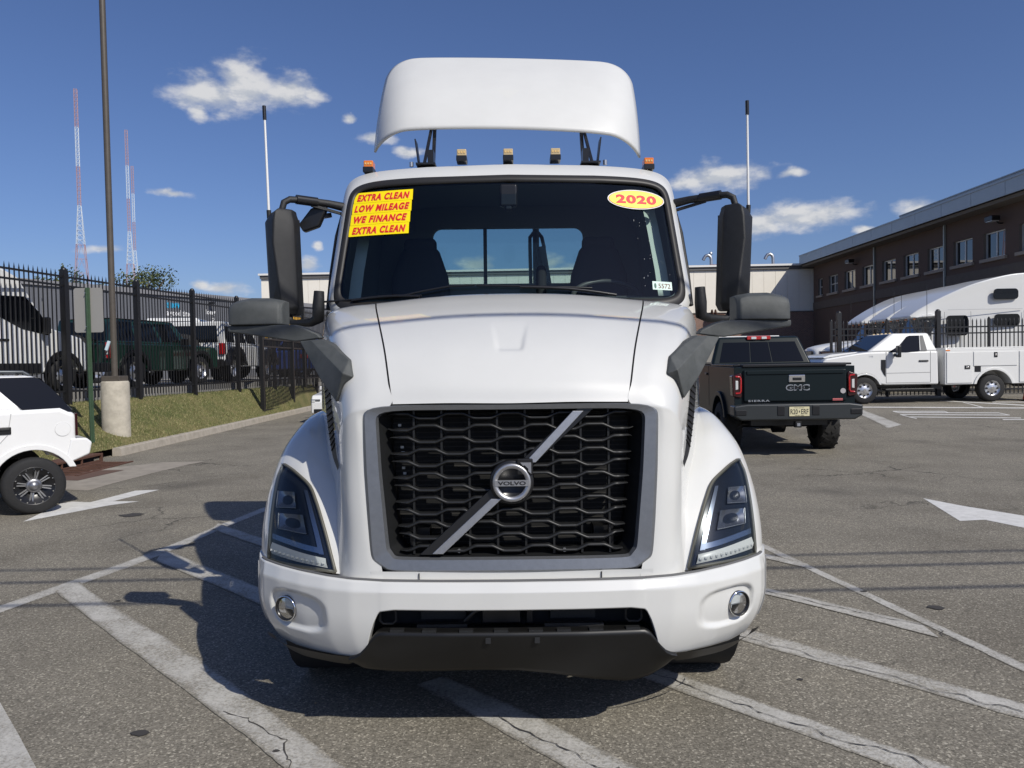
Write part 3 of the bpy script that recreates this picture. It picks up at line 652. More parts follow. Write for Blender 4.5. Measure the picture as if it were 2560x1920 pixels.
fit_lettering('lettering', 'a good time?', 1.52, .38, onwall(4.54, 3.38), WLET, db, bold=.02)
fit_lettering('lettering', 'long', .58, .32, onwall(6.39, 3.53), WLET, db, bold=.02)
fit_lettering('lettering', '?', .16, .26, onwall(6.55, 3.15), WLET, db, bold=.02)

# ------------------------------------------------------------------ radio masts
TR = mat('mast_hazed_red', (.40, .25, .26), .7); TW = mat('mast_hazed_white', (.58, .64, .70), .7)  # both colours paled towards the sky, distance haze put into the paint
def mast(px_base, D, top, wb, bands, label, nseg=46):
    """square lattice mast with red and white bands; bands = heights where the colour changes"""
    x = (px_base-1280)/FPX*D; o = thing('radio_mast', label, 'radio mast', (x, D, 0), R(20), 'radio masts on the skyline')
    ev = [0]+bands+[top]; kx = bands[1]
    def wd(z): return wb+(1.9-wb)*min(1, z/kx) if z < kx else 1.9
    for bi, (za, zb) in enumerate(zip(ev[:-1], ev[1:])):
        mb = MB(); n = max(3, int((zb-za)/max(2.5, wd((za+zb)/2)*.9))); zs = np.linspace(za, zb, n+1); t_ = .26 if za < kx else .22
        for p, q in zip(zs[:-1], zs[1:]):
            a, c_ = wd(p)/2, wd(q)/2; P_ = [(-a, -a, p), (a, -a, p), (a, a, p), (-a, a, p)]; Q_ = [(-c_, -c_, q), (c_, -c_, q), (c_, c_, q), (-c_, c_, q)]
            for k in range(4):
                mb.bar(P_[k], Q_[k], t_); mb.bar(Q_[k], Q_[(k+1) % 4], .16)
                mid = tuple((u_+v_)/2 for u_, v_ in zip(Q_[k], Q_[(k+1) % 4]))
                if wd(p) > 3: mb.bar(P_[k], mid, .13); mb.bar(P_[(k+1) % 4], mid, .13)
                else: mb.bar(P_[k], Q_[(k+1) % 4], .13)
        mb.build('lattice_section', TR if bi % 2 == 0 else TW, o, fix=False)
    return o
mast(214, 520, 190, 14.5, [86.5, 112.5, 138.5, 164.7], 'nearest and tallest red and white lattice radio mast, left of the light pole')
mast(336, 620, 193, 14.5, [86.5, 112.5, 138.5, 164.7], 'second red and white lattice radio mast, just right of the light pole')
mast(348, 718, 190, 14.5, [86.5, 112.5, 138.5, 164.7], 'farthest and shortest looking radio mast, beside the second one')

# ------------------------------------------------------------------ trees
LEAF = [mat('leaf_a', (.060, .080, .022), .7), mat('leaf_b', (.095, .105, .030), .7), mat('leaf_c', (.035, .050, .016), .7)]
BARK = mat('bark', (.09, .07, .05), .9)
def tree(x, y, z0, h, rx, seed, label, group='trees behind the fence'):
    rg = random.Random(seed); o = thing('tree', label, 'tree', (x, y, z0), 0, group)
    tr = MB().tube([(0, 0, 0), (.05*h*.1, 0, h*.3), (0, .04, h*.55)], [.05*h*.6, .035*h*.6, .015*h], 8)
    cl = []
    for k in range(16):
        a = rg.uniform(0, 6.28); rr_ = rx*rg.uniform(.2, .8); zz = h*rg.uniform(.42, .9); rr_ *= 1.15-((zz/h-.6)/.45)**2*.8
        p = Vector((rr_*math.cos(a), rr_*math.sin(a), zz)); cl.append((p, rx*rg.uniform(.22, .42))); tr.tube([(0, 0, h*rg.uniform(.25, .5)), tuple(p*.6+Vector((0, 0, h*.2))), tuple(p)], [.016*h, .009*h, .004*h], 5)
    tr.build('trunk', BARK, o, fix=False)
    vs, fs = [], []
    for (p, r_) in cl:
        for _ in range(260):
            d = Vector((rg.gauss(0, 1), rg.gauss(0, 1), rg.gauss(0, .8))).normalized()*r_*rg.uniform(.45, 1.08); q = p+d; s = rg.uniform(.05, .11)*max(1, h/7)
            n1_ = Vector((rg.uniform(-1, 1), rg.uniform(-1, 1), rg.uniform(-1, 1))).normalized(); t1 = n1_.orthogonal().normalized(); t2 = n1_.cross(t1)
            k = len(vs); vs += [q+t1*s, q+t2*s*.6, q-t1*s, q-t2*s*.6]; fs.append((k, k+1, k+2, k+3))
    cr_ = mk('crown', vs, fs, None, o)
    for m_ in LEAF: cr_.data.materials.append(m_)
    cr_.data.polygons.foreach_set('material_index', [rg.choice((0, 0, 1, 2)) for _ in fs])
def at(px, D): return (px-1280)/FPX*D
tree(at(352, 60), 60, .9, 8.9, 3.0, 11, 'broad green tree above the dark building right of the light pole')
tree(at(135, 46), 46, .9, 7.2, 1.9, 12, 'small green tree behind the fence left of the grey sign')
tree(at(218, 52), 52, .9, 7.4, 1.8, 13, 'small green tree behind the fence above the grey sign')
tree(at(70, 50), 50, .9, 7.6, 2.0, 14, 'leftmost green tree, showing over the white van')
tree(at(480, 75), 75, .9, 6.7, 1.5, 15, 'low tree top over the far end of the dark building')

# ------------------------------------------------------------------ overhead wires, strung above and behind the camera
for i, (y, z, r_) in enumerate(((.84, 5.5, .021), (1.28, 5.7, .021), (1.41, 6.0, .018))):
    xs2 = np.linspace(-60, 60, 41)
    wr = MB().tube([(x, y, z+(x/60)**2*1.0+.02*math.sin(x)) for x in xs2], r_, 6).build('overhead_wire', BLACKS)
    tag(wr, ('lowest', 'middle', 'topmost')[i]+' of the three overhead wires whose shadows cross the asphalt', 'wire', 'overhead wires')
# ================================================================== THE SEMI TRUCK (local: x across, y = away from the camera, front at low y)
T = thing('semi_truck', 'white day cab semi truck with a roof deflector, facing the camera in the middle', 'truck', (-.022, 0, 0))
T.rotation_euler = (0, R(.48), 0)
def arr(*rows): return np.array(rows, float)
# ---- hood centre panel
HC = arr([(0, 3.408, 1.500), (.27, 3.415, 1.503), (.525, 3.432, 1.500)],
         [(0, 3.450, 1.600), (.28, 3.458, 1.602), (.545, 3.482, 1.597)],
         [(0, 3.585, 1.755), (.29, 3.592, 1.753), (.585, 3.62, 1.742)],
         [(0, 3.83, 1.905), (.31, 3.84, 1.900), (.650, 3.87, 1.878)],
         [(0, 4.12, 2.010), (.34, 4.13, 2.003), (.715, 4.16, 1.975)],
         [(0, 4.33, 2.066), (.36, 4.34, 2.058), (.755, 4.38, 2.025)],
         [(0, 4.40, 2.062), (.37, 4.41, 2.054), (.765, 4.45, 2.020)])
full = lambda A: np.concatenate([(A*np.array([-1, 1, 1]))[:, :0:-1], A], axis=1)
HCd = dense(full(HC), 90, 120)
# shallow scoop pressed into the middle of the hood
for i in range(90):
    for j in range(120):
        p = HCd[i, j]; v = (p[1]-3.56)/.22
        if 0 < v < 1:
            wv_ = .062+.034*v; e = abs(p[0])
            HCd[i, j, 2] -= .014*(1-min(1, max(0, (e-wv_+.014)/.014)))*min(1, v*9)*(1-v)
hood = grid('hood', HCd, WHITE, T)
# ---- hood side panels: rows from the cowl forward and down beside the grille, columns from seam to fender
HS = arr([(.773, 4.45, 2.018), (.93, 4.46, 2.004), (1.040, 4.47, 1.965), (1.082, 4.48, 1.84), (1.096, 4.50, 1.60), (1.10, 4.52, 1.20)],
         [(.763, 4.38, 2.023), (.92, 4.39, 2.008), (1.030, 4.40, 1.968), (1.074, 4.42, 1.84), (1.090, 4.44, 1.60), (1.098, 4.48, 1.20)],
         [(.723, 4.16, 1.973), (.87, 4.17, 1.957), (.972, 4.185, 1.918), (1.020, 4.22, 1.79), (1.042, 4.27, 1.56), (1.06, 4.34, 1.15)],
         [(.658, 3.87, 1.876), (.79, 3.88, 1.862), (.888, 3.90, 1.826), (.938, 3.95, 1.71), (.968, 4.02, 1.49), (1.0, 4.12, 1.08)],
         [(.593, 3.62, 1.740), (.71, 3.63, 1.728), (.803, 3.655, 1.695), (.858, 3.71, 1.60), (.895, 3.79, 1.41), (.94, 3.93, 1.0)],
         [(.553, 3.482, 1.595), (.66, 3.492, 1.586), (.748, 3.522, 1.558), (.803, 3.58, 1.475), (.838, 3.66, 1.32), (.89, 3.82, .94)],
         [(.533, 3.432, 1.498), (.672, 3.442, 1.492), (.738, 3.470, 1.465), (.788, 3.535, 1.39), (.818, 3.62, 1.24), (.87, 3.74, .90)],
         [(.655, 3.438, 1.445), (.695, 3.440, 1.440), (.744, 3.468, 1.415), (.788, 3.528, 1.345), (.816, 3.612, 1.19), (.866, 3.725, .885)],
         [(.640, 3.432, 1.30), (.690, 3.436, 1.30), (.742, 3.464, 1.285), (.784, 3.520, 1.24), (.812, 3.60, 1.12), (.86, 3.70, .86)],
         [(.625, 3.415, 1.10), (.68, 3.420, 1.10), (.734, 3.446, 1.095), (.774, 3.50, 1.065), (.805, 3.56, .99), (.85, 3.64, .82)],
         [(.60, 3.395, .90), (.66, 3.400, .90), (.716, 3.424, .90), (.758, 3.468, .89), (.795, 3.52, .86), (.84, 3.58, .79)],
         [(.56, 3.372, .695), (.63, 3.378, .695), (.70, 3.398, .695), (.745, 3.431, .695), (.785, 3.47, .695), (.83, 3.53, .695)])
HSd = dense(HS, 90, 40)
# ---- fenders
FN = arr([(.765, 3.475, .725), (.90, 3.488, .738), (1.04, 3.558, .734), (1.165, 3.650, .730), (1.238, 3.770, .728), (1.262, 3.92, .728)],
         [(.785, 3.535, .862), (.915, 3.545, .866), (1.055, 3.622, .870), (1.180, 3.720, .870), (1.250, 3.840, .866), (1.272, 3.98, .850)],
         [(.805, 3.612, .985), (.945, 3.632, 1.000), (1.075, 3.715, 1.010), (1.190, 3.815, 1.012), (1.252, 3.930, 1.002), (1.272, 4.06, .965)],
         [(.835, 3.72, 1.098), (.978, 3.748, 1.122), (1.095, 3.830, 1.140), (1.192, 3.925, 1.138), (1.244, 4.030, 1.118), (1.266, 4.15, 1.065)],
         [(.870, 3.855, 1.195), (1.000, 3.875, 1.228), (1.102, 3.945, 1.244), (1.180, 4.025, 1.240), (1.226, 4.120, 1.212), (1.255, 4.22, 1.14)],
         [(.925, 4.03, 1.285), (1.025, 4.035, 1.320), (1.100, 4.085, 1.330), (1.158, 4.145, 1.318), (1.198, 4.215, 1.280), (1.235, 4.30, 1.19)],
         [(1.00, 4.29, 1.368), (1.06, 4.31, 1.392), (1.105, 4.34, 1.398), (1.145, 4.37, 1.380), (1.185, 4.41, 1.335), (1.225, 4.46, 1.22)],
         [(1.05, 4.65, 1.380), (1.085, 4.66, 1.395), (1.115, 4.67, 1.398), (1.150, 4.68, 1.38), (1.185, 4.70, 1.330), (1.222, 4.72, 1.20)],
         [(1.05, 4.95, 1.28), (1.085, 4.96, 1.295), (1.115, 4.97, 1.29), (1.150, 4.98, 1.27), (1.185, 4.99, 1.22), (1.22, 5.0, 1.10)])
FNd = dense(FN, 90, 46)
# headlight outline in the fender's own (row, column) parameters: outer edge and inner edge, bottom to apex
HL_OUT = [(.16, 2.86), (.88, 2.82), (1.36, 2.80), (1.94, 2.78), (2.68, 2.74), (3.0, 2.64), (3.24, 2.54)]
HL_IN = [(.03, .28), (.70, .44), (1.46, .62), (2.20, .82), (2.72, 1.06), (3.02, 1.66), (3.24, 2.44)]
def hl_pt(v, u_, off):
    a = cr(HL_IN, [v*6])[0]; b_ = cr(HL_OUT, [v*6])[0]; q = a*(1-u_)+b_*u_; p, n = seval(FN, q[0], q[1])
    if n[1] > 0: n = -n
    return p+n*off
def hl_grid(v0, v1, u0_, u1_, off, nv=14, nu=12, bow=0):
    return np.array([[hl_pt(v0+(v1-v0)*i/(nv-1), u0_+(u1_-u0_)*j/(nu-1), off+bow*math.sin(math.pi*j/(nu-1))) for j in range(nu)] for i in range(nv)])
HG = hl_grid(-.0, 1.0, 0, 1, .004, 26, 14)
HLBLK = mat('headlight_housing', (.010, .012, .016), .25, coat=.5)
CHROMEB = mat('satin_chrome', (.38, .42, .48), .22, metal=.95)
DRL = mat('daytime_strip', (.52, .52, .49), .35)
lens_edge = mat('lens_edge', (.10, .095, .075), .5)
VENT = mat('vent_mesh', (.010, .010, .011), .6)
for s in (1, -1):
    side = 'right' if s > 0 else 'left'
    grid('hood_side_panel', HSd, WHITE, T, s)
    grid('fender', FNd, WHITE, T, s)
    # seam line between hood and side panel
    sm = [(.529+.0, 3.434, 1.494)]+[tuple((HC[i, 2]+HS[6-i, 0])/2+np.array([0, .006, -.008])) for i in range(1, 6)]
    MB().tube([(p[0]*s, p[1], p[2]) for p in cr(sm, np.linspace(0, len(sm)-1, 40))], .0055, 6).build('panel_gap', BLACKS, hood)
    # slanted side vent between hood side and fender
    va = [(.890, 3.78, 1.60), (.848, 3.68, 1.42), (.818, 3.60, 1.28), (.790, 3.535, 1.215)]
    vb = [(.940, 3.90, 1.60), (.893, 3.76, 1.42), (.845, 3.65, 1.26), (.795, 3.545, 1.19)]
    A = cr(va, np.linspace(0, 3, 20)); B = cr(vb, np.linspace(0, 3, 20))
    vt = grid('side_vent', np.stack([A+np.array([0, -.012, 0]), (A+B)/2+np.array([.0, -.016, 0]), B+np.array([.004, -.010, 0])], 1), VENT, T, s)
    rb = MB()
    for k in range(1, 12):
        p = A[k]*.5+B[k]*.5; q = np.array([0, -.02, 0]); a_ = A[k]+q; b_ = B[min(k+1, 19)]+q
        rb.bar((a_[0]*s, a_[1], a_[2]), (b_[0]*s, b_[1], b_[2]), .008, .004)
    rb.build('vent_rib', BLACKP, vt)
    # headlight
    hl = grid('headlight', HG, HLBLK, T, s); tag(hl, 'clear tapering headlight at the '+side+' of the picture')
    # rim of the lens
    ring = [hl_pt(v, 0, .010) for v in np.linspace(0, 1, 24)]+[hl_pt(v, 1, .010) for v in np.linspace(1, 0, 24)]; ring.append(ring[0])
    ring = [hl_pt(0, u_, .010) for u_ in np.linspace(1, 0, 10)]+ring
    MB().tube([(p[0]*s, p[1], p[2]) for p in ring], .0085, 6).build('lens_rim', lens_edge, hl)
    # bright L-shaped light guide
    grid('light_guide', hl_grid(.125, .60, .10, .175, .012, 16, 3), CHROMEB, hl, s)
    g2_ = []
    for u_ in np.linspace(.10, .93, 14):
        vv = .125+.035*u_; g2_.append([hl_pt(vv-.0, u_, .0125), hl_pt(vv+.045, u_, .0125)])
    grid('light_guide', np.array(g2_), CHROMEB, hl, s)
    g3 = []
    for u_ in np.linspace(.09, .94, 24): g3.append([hl_pt(.02+.03*u_, u_, .010), hl_pt(.055+.03*u_, u_, .020), hl_pt(.095+.035*u_, u_, .010)])
    grid('daytime_strip', np.array(g3), DRL, hl, s)
    led = MB()
    for u_ in np.linspace(.13, .9, 12):
        p = hl_pt(.05+.03*u_, u_, .021); led.box((p[0]*s, p[1], p[2]), (.012, .006, .008))
    led.build('led_cells', WHITEL, hl)
    # two reflector bowls
    for (v0, v1, ua, ub) in ((.27, .40, .30, .80), (.45, .57, .42, .86)):
        bowl = []
        for i in range(7):
            row = []
            for j in range(11):
                v_ = v0+(v1-v0)*i/6; u_ = ua+(ub-ua)*j/10; row.append(hl_pt(v_, u_, .014-.018*math.sin(math.pi*j/10)*math.sin(math.pi*i/6)))
            bowl.append(row)
        grid('reflector', np.array(bowl), mat('lamp_reflector', (.34, .34, .35), .2, metal=.9), hl, s)
        edge = [hl_pt(v0-.004, u_, .017) for u_ in np.linspace(ua, ub, 8)]+[hl_pt(v_, ub+.01, .017) for v_ in np.linspace(v0, v1, 4)]
        MB().tube([(p[0]*s, p[1], p[2]) for p in edge], .0022, 6).build('reflector_edge', STEEL, hl)
    grid('lens', hl_grid(.0, 1, 0, 1, .020, 26, 16, .012), CLEAR, hl, s)

# ---- bumper
def bD(x):
    return float(np.interp(abs(x), [0, .3, .55, .70, .82, .95, 1.07, 1.165, 1.215, 1.245, 1.258, 1.262], [3.245, 3.25, 3.268, 3.292, 3.335, 3.405, 3.487, 3.572, 3.65, 3.74, 3.85, 4.0]))
bxs = np.unique(np.concatenate([np.linspace(0, .56, 12), np.linspace(.56, .72, 17), np.linspace(.72, 1.165, 44), np.linspace(1.165, 1.262, 20)]))
bDs = np.array([bD(x) for x in bxs]);
for _ in range(3): bDs[1:-1] = .25*bDs[:-2]+.5*bDs[1:-1]+.25*bDs[2:]
def ztop(x): return float(np.interp(x, [0, .55, .72, 1.0, 1.19, 1.262], [.738, .738, .742, .752, .760, .765]))
def zbot(x): return float(np.interp(x, [0, .535, .575, .60, .635, .665, .70, .9, 1.07, 1.19, 1.245, 1.262], [.628, .628, .618, .570, .490, .425, .400, .394, .388, .398, .43, .52]))
def bumper_pt(k, v):
    x = bxs[k]; zt, zb = ztop(x), zbot(x); z = zt+(zb-zt)*v; D = bDs[k]
    D += .035*max(0, (.60-z)/.2)**2 + .02*max(0, z-.70)/.04
    xs2 = x*(1-.045*max(0, (.62-z)/.2)**2)
    # pressed pocket round the fog lamp
    cx, cz = 1.015, .575; ex = (x-cx)/(.185 if x < cx else .095); ez = (z-cz)/.082; d = (abs(ex)**3+abs(ez)**3)**(1/3)
    D += .026*sstep(1.12, .90, d)
    return (xs2, D, z)
nv_ = 44
BA = np.array([[(bumper_pt(k, 0)[0], bumper_pt(k, 0)[1]+.10, bumper_pt(k, 0)[2]-.03) for k in range(len(bxs))], [(bumper_pt(k, 0)[0], bumper_pt(k, 0)[1]+.014, bumper_pt(k, 0)[2]+.001) for k in range(len(bxs))]] +
              [[bumper_pt(k, (i/(nv_-1))) for k in range(len(bxs))] for i in range(nv_)] +
              [[(bumper_pt(k, 1)[0], bumper_pt(k, 1)[1]+.008, bumper_pt(k, 1)[2]-.006) for k in range(len(bxs))], [(bumper_pt(k, 1)[0]*.995, bumper_pt(k, 1)[1]+.07, bumper_pt(k, 1)[2]+.0) for k in range(len(bxs))]])
bumper = grid('bumper', full(BA), WHITE, T)
for s in (1, -1):
    # corner joint line
    pts = [(1.203*s*(1-.045*max(0, (.62-z)/.2)**2), 3.626+.035*max(0, (.60-z)/.2)**2, z) for z in np.linspace(.755, .47, 12)]
    MB().tube(pts, .0025, 5).build('corner_joint', mat('joint_grey', (.30, .30, .30), .6), bumper)  # thin grey bead marking the joint
    fc = Vector((1.030*s, 3.480, .572)); ax = Vector((.42*s, -.9, .0)).normalized()
    fl = MB().lathe([(-.05, .054), (.006, .058), (.012, .055), (.009, .050), (-.02, .047)], fc, ax, 32).build('fog_lamp', BLACKS, T)
    MB().lathe([(.008, .0585), (.013, .0565), (.010, .052)], fc, ax, 32).build('fog_rim', CHROME, fl)
    MB().lathe([(-.02, .048), (-.035, .035), (-.045, .001)], fc, ax, 24).build('fog_reflector', mat('fog_bowl', (.03, .032, .035), .3, metal=.3), fl)
    tdir = Vector((0, 0, 1)).cross(ax).normalized()
    MB().bar(fc-tdir*.042, fc+tdir*.042, .006, .003).build('fog_divider', STEEL, fl)
    MB().bar(fc-tdir*.036-Vector((0, 0, .02))-ax*.008, fc+tdir*.036-Vector((0, 0, .02))-ax*.008, .012, .03).build('fog_projector', BLACKS, fl)
    MB().lathe([(.004, .049), (.010, .03), (.012, .001)], fc, ax, 24).build('fog_glass', CLEAR, fl)
gp_ = [(x, bDs[k]+.045, ztop(x)+.001) for k, x in enumerate(bxs) if x < 1.2][::3]
MB().tube([(-x, y, z) for x, y, z in gp_[::-1]]+gp_[1:], .008, 6).build('bumper_gap', mat('gap_grey', (.10, .10, .10), .7), T)
# ---- lower opening and black air dam
op = box('bumper_opening', (0, 3.46, .575), (1.32, .02, .30), DARK, T)
MB().box((-.05, 3.39, .575), (.17, .06, .085)).box((.075, 3.40, .575), (.03, .05, .10)).build('radar_sensor', BLACKS, op, .006)
MB().tube([(-.135, 3.37, .60), (-.17, 3.36, .585), (-.21, 3.37, .54)], .012, 8).build('sensor_cable', BLACKS, op)
for x0, x1 in ((-.42, -.20), (.14, .40)): box('bracket_strip', ((x0+x1)/2, 3.36, .527), (x1-x0, .03, .014), BLACKP, op)
for x in (-.545, .53):
    lpv = [(x+.035*a, 3.34, .575+.032*b_) for a, b_ in ((-1, -.6), (-1, .6), (-.6, 1), (.6, 1), (1, .6), (1, -.6), (.6, -1), (-.6, -1), (-1, -.6))]
    MB().tube(lpv, .006, 6).build('tow_eye', BLACKP, op)
for x in (-.31, .27): MB().box((x, 3.43, .56), (.2, .03, .05)).build('cooler_mesh', mat('cooler_mesh', (.035, .035, .037), .6, noise=.6, nscale=300), op)
dx = np.linspace(-.715, .715, 60)
def dam_bot(x): return float(np.interp(x, [-.72, -.66, -.5, -.15, .02, .18, .35, .50, .60, .68, .72], [.365, .335, .328, .338, .336, .318, .290, .275, .292, .335, .37]))
def dam_top(x): return float(np.interp(abs(x), [0, .575, .60, .66, .70, .72], [.520, .520, .505, .42, .398, .395]))
DA = []
for v in np.linspace(0, 1, 12):
    DA.append([(x, bD(x)+.012+.07*v-.010*math.sin(v*3.1), dam_top(x)+(dam_bot(x)-dam_top(x))*v) for x in dx])
DA = np.array([[(p[0], p[1]+.14, p[2]-.004) for p in DA[0]], [(p[0], p[1]+.02, p[2]+.006) for p in DA[0]]]+DA+[[(p[0], p[1]+.18, p[2]+.01) for p in DA[-1]]])
DAMB = mat('air_dam_plastic', (.0065, .0064, .0062), .42, noise=.3, nscale=9)
dam = grid('air_dam', DA, DAMB, T)
for x in (-.105, .105): box('clip_hole', (x, bD(x)+.010, .492), (.022, .012, .022), DARK, dam)
for x in (-.5, -.36, -.2, -.05, .1, .22, .36, .52): box('top_tab', (x, bD(x)+.035, .527), (.06, .03, .012), BLACKP, dam)
for s in (1, -1):
    cx = np.linspace(.69, 1.20, 26)
    CA = np.array([[(x*.985*(1-.015*v), bD(x)+.03+.05*v, float(np.interp(x, [.69, 1.05, 1.20], [.402, .392, .402]))-v*float(np.interp(x, [.69, .75, 1.0, 1.20], [.02, .055, .055, .03]))) for x in cx] for v in np.linspace(0, 1, 6)])
    grid('corner_strip', CA, DAMB, T, s)

# ---- grille
gp = lambda x, z: 3.372+(z-.76)*.072+.02*(x/.6)**2          # face of the grille frame
FO = [(-.665, 1.496), (.665, 1.496), (.655, 1.2), (.630, .815), (.545, .757), (-.545, .757), (-.630, .815), (-.655, 1.2)]
FI = [(-.597, 1.470), (.597, 1.470), (.580, 1.2), (.546, .862), (.515, .820), (-.515, .820), (-.546, .862), (-.580, 1.2)]
def resamp(P, n=160, sm=0):
    P = np.array(P+[P[0]], float); d = np.r_[0, np.cumsum(np.linalg.norm(np.diff(P, axis=0), axis=1))]; t_ = np.linspace(0, d[-1], n+1)[:-1]
    Q = np.stack([np.interp(t_, d, P[:, 0]), np.interp(t_, d, P[:, 1])], 1)
    for _ in range(sm): Q = .25*np.roll(Q, 1, 0)+.5*Q+.25*np.roll(Q, -1, 0)
    return Q
def resamp_seg(P, per=20, sm=6):
    out = []
    for a, b_ in zip(P, P[1:]+P[:1]):
        for k in range(per): out.append((a[0]+(b_[0]-a[0])*k/per, a[1]+(b_[1]-a[1])*k/per))
    Q = np.array(out)
    for _ in range(sm): Q = .25*np.roll(Q, 1, 0)+.5*Q+.25*np.roll(Q, -1, 0)
    return Q
qo, qi = resamp_seg(FO), resamp_seg(FI)
def lift(Q, off): return np.array([(x, gp(x, z)+off, z) for x, z in Q])
qm = qo*.82+qi*.18; qn = qo*.12+qi*.88
fr = grid('grille_frame', np.stack([lift(qo, .05), lift(qo, -.006), lift(qm, -.018), lift(qn, -.012), lift(qi, .012), lift(qi, .035)], 0), SILVER, T, closed=True, smooth=False)
GRB = mat('grille_black', (.010, .0105, .011), .45)
gw = qi*np.array([.93, .965])+np.array([0, .035*1.16*.0]); gw[:, 1] = (qi[:, 1]-1.145)*.95+1.145
gr = grid('grille', np.stack([lift(qi*1.002, .012), lift(qi*.995+np.array([0, .005]), .035), lift(gw, .075), lift(gw, .16)], 0), GRB, T, closed=True)
# radiator screen behind: fine fins
RAD, nt, b = new_mat('radiator_screen')
t = nt.nodes.new('ShaderNodeTexCoord'); wvn = nt.nodes.new('ShaderNodeTexWave'); wvn.bands_direction = 'Z'; wvn.inputs['Scale'].default_value = 14; wvn.inputs['Distortion'].default_value = .6; nt.links.new(t.outputs['Object'], wvn.inputs[0])
rr_ = nt.nodes.new('ShaderNodeValToRGB'); rr_.color_ramp.elements[0].position = .86; rr_.color_ramp.elements[0].color = (.004, .004, .004, 1); rr_.color_ramp.elements[1].position = .97; rr_.color_ramp.elements[1].color = (.035, .033, .03, 1)
nt.links.new(wvn.outputs['Fac'], rr_.inputs[0]); nt.links.new(rr_.outputs[0], b.inputs['Base Color']); b.inputs['Roughness'].default_value = .7
box('radiator', (0, 3.60, 1.15), (1.2, .02, .70), RAD, gr)
def zig(i, x):
    """height of bar i at x: hexagon pattern"""
    per = .2505; ph = (x/per) % 1; tri = abs(ph*2-1)*2-1        # -1..1
    return max(-1, min(1, tri*2.6))*.0108*(1 if i % 2 == 0 else -1)
NB = 12
def barz(i): return 1.443-.0536*i
for i in range(NB):
    zc = barz(i); xl = float(np.interp(zc, [.83, 1.46], [.497, .562])); xs3 = np.linspace(-xl, xl, 121); R0, R1 = [], []
    pts = [(x, zc+zig(i, x)) for x in xs3]; rows_ = []
    for (dy, dz) in ((.022, .0085), (.000, .0078), (-.008, .0), (.000, -.0078), (.022, -.0085)):
        row = []
        for (x, z) in pts:
            e = min(1, (xl-abs(x))/.05); row.append((x, gp(x, z)+.028+dy*1.5+(1-e)*.02, z+dz*(.25+.75*e)))
        rows_.append(row)
    grid('grille_bar', np.array(rows_), GRB, gr)
for i in range(-1, NB):
    za = barz(i) if i >= 0 else 1.472; zb = barz(i+1) if i < NB-1 else .824
    for k in range(-4, 5):
        x = (k*.5+.0)*.2505+.0 + (.0 if True else 0); x = k*.12525+.002+.0626
        if abs(x) > float(np.interp(zb, [.86, 1.46], [.46, .52])): continue
        z1 = za+(zig(i, x) if i >= 0 else 0); z0 = zb+(zig(i+1, x) if i < NB-1 else 0)
        box('grille_connector', (x, gp(x, (z0+z1)/2)+.055, (z0+z1)/2), (.009, .045, z1-z0-.008), GRB, gr)
lb = MB()
for (x, z) in ((-.525, 1.40), (-.515, 1.30), (-.512, 1.275), (-.51, 1.205), (-.505, 1.18), (-.497, 1.125)): lb.box((x+.02, 3.50, z), (.014, .004, .011))
lb.build('sensor_tags', mat('tag_grey', (.35, .35, .32), .6), gr)
for x in (-.235, .235): MB().cyl((x, gp(x, .84)+.04, .843), (x, gp(x, .84)+.025, .843), .009, n=10).build('screw', STEEL, gr)
# diagonal bar and round emblem
ec = (.003, 1.150)
def diag(name, p, q, wd, off, m, parent, th=.012, cut=0):
    (x0, z0), (x1, z1) = p, q; h = wd
    mb = MB(); poly = [(x0-h, z0), (x0+h, z0), (x1+h, z1), (x1-h, z1)]
    vs = [(x, gp(x, z)+off, z) for x, z in poly]+[(x, gp(x, z)+off+th, z) for x, z in poly]
    return mb.add(vs, [(0, 1, 2, 3), (4, 7, 6, 5), (0, 4, 5, 1), (1, 5, 6, 2), (2, 6, 7, 3), (3, 7, 4, 0)]).build(name, m, parent, .002)
dbar = diag('diagonal_bar', (-.372, .832), (.338, 1.474), .036, .0, BLACKS, T, .03)
diag('bar_face', (-.328, .838), (-.066, 1.078), .024, -.010, BRUSH, dbar); diag('bar_face', (.086, 1.236), (.302, 1.462), .024, -.010, BRUSH, dbar)
em = MB().lathe([(.05, .098), (.0, .098), (-.006, .094), (-.006, .070), (.004, .066), (.004, .001)], (ec[0], gp(*ec)-.005, ec[1]), (0, 1, 0), 48).build('emblem', BLACKS, T)
MB().lathe([(.0, .086), (-.012, .085), (-.016, .078), (-.012, .063), (.0, .062)], (ec[0], gp(*ec)-.012, ec[1]), (0, 1, 0), 48).build('emblem_ring', BRUSH, em)
MB().box((.062, gp(*ec)-.008, ec[1]+.070), (.07, .03, .07)).build('arrow_backing', BLACKS, em, .004)
ar = [(.086, .090), (.038, .090), (.050, .076), (.058, .078), (.074, .062), (.073, .052), (.086, .040)]
MB().prism([(ec[0]+a, ec[1]+b_) for a, b_ in ar], gp(*ec)-.032, gp(*ec)-.02, 'y').build('emblem_arrow', BRUSH, em)
box('emblem_band', (ec[0], gp(*ec)-.024, ec[1]-.001), (.150, .012, .026), BRUSH, em)
fit_lettering('lettering', 'VOLVO', .124, .017, lambda u_, v_, w_: (ec[0]+u_, gp(*ec)-.0315, ec[1]-.001+v_), BLACKS, em, bold=.03)
# filler strip under the grille
ST = np.array([[(x, 3.3665+.012*(abs(x)/.6)**3+.004*(1-v),   .690+.072*v) for x in np.linspace(-.625, .625, 30)] for v in np.linspace(0, 1, 4)])
grid('grille_valance', ST, WHITE, T)
for x in (-.41, .395): box('valance_seam', (x, 3.370, .735), (.004, .01, .04), BLACKS, T)
box('bumper_gap', (0, 3.40, .695), (1.5, .05, .02), DARK, T)

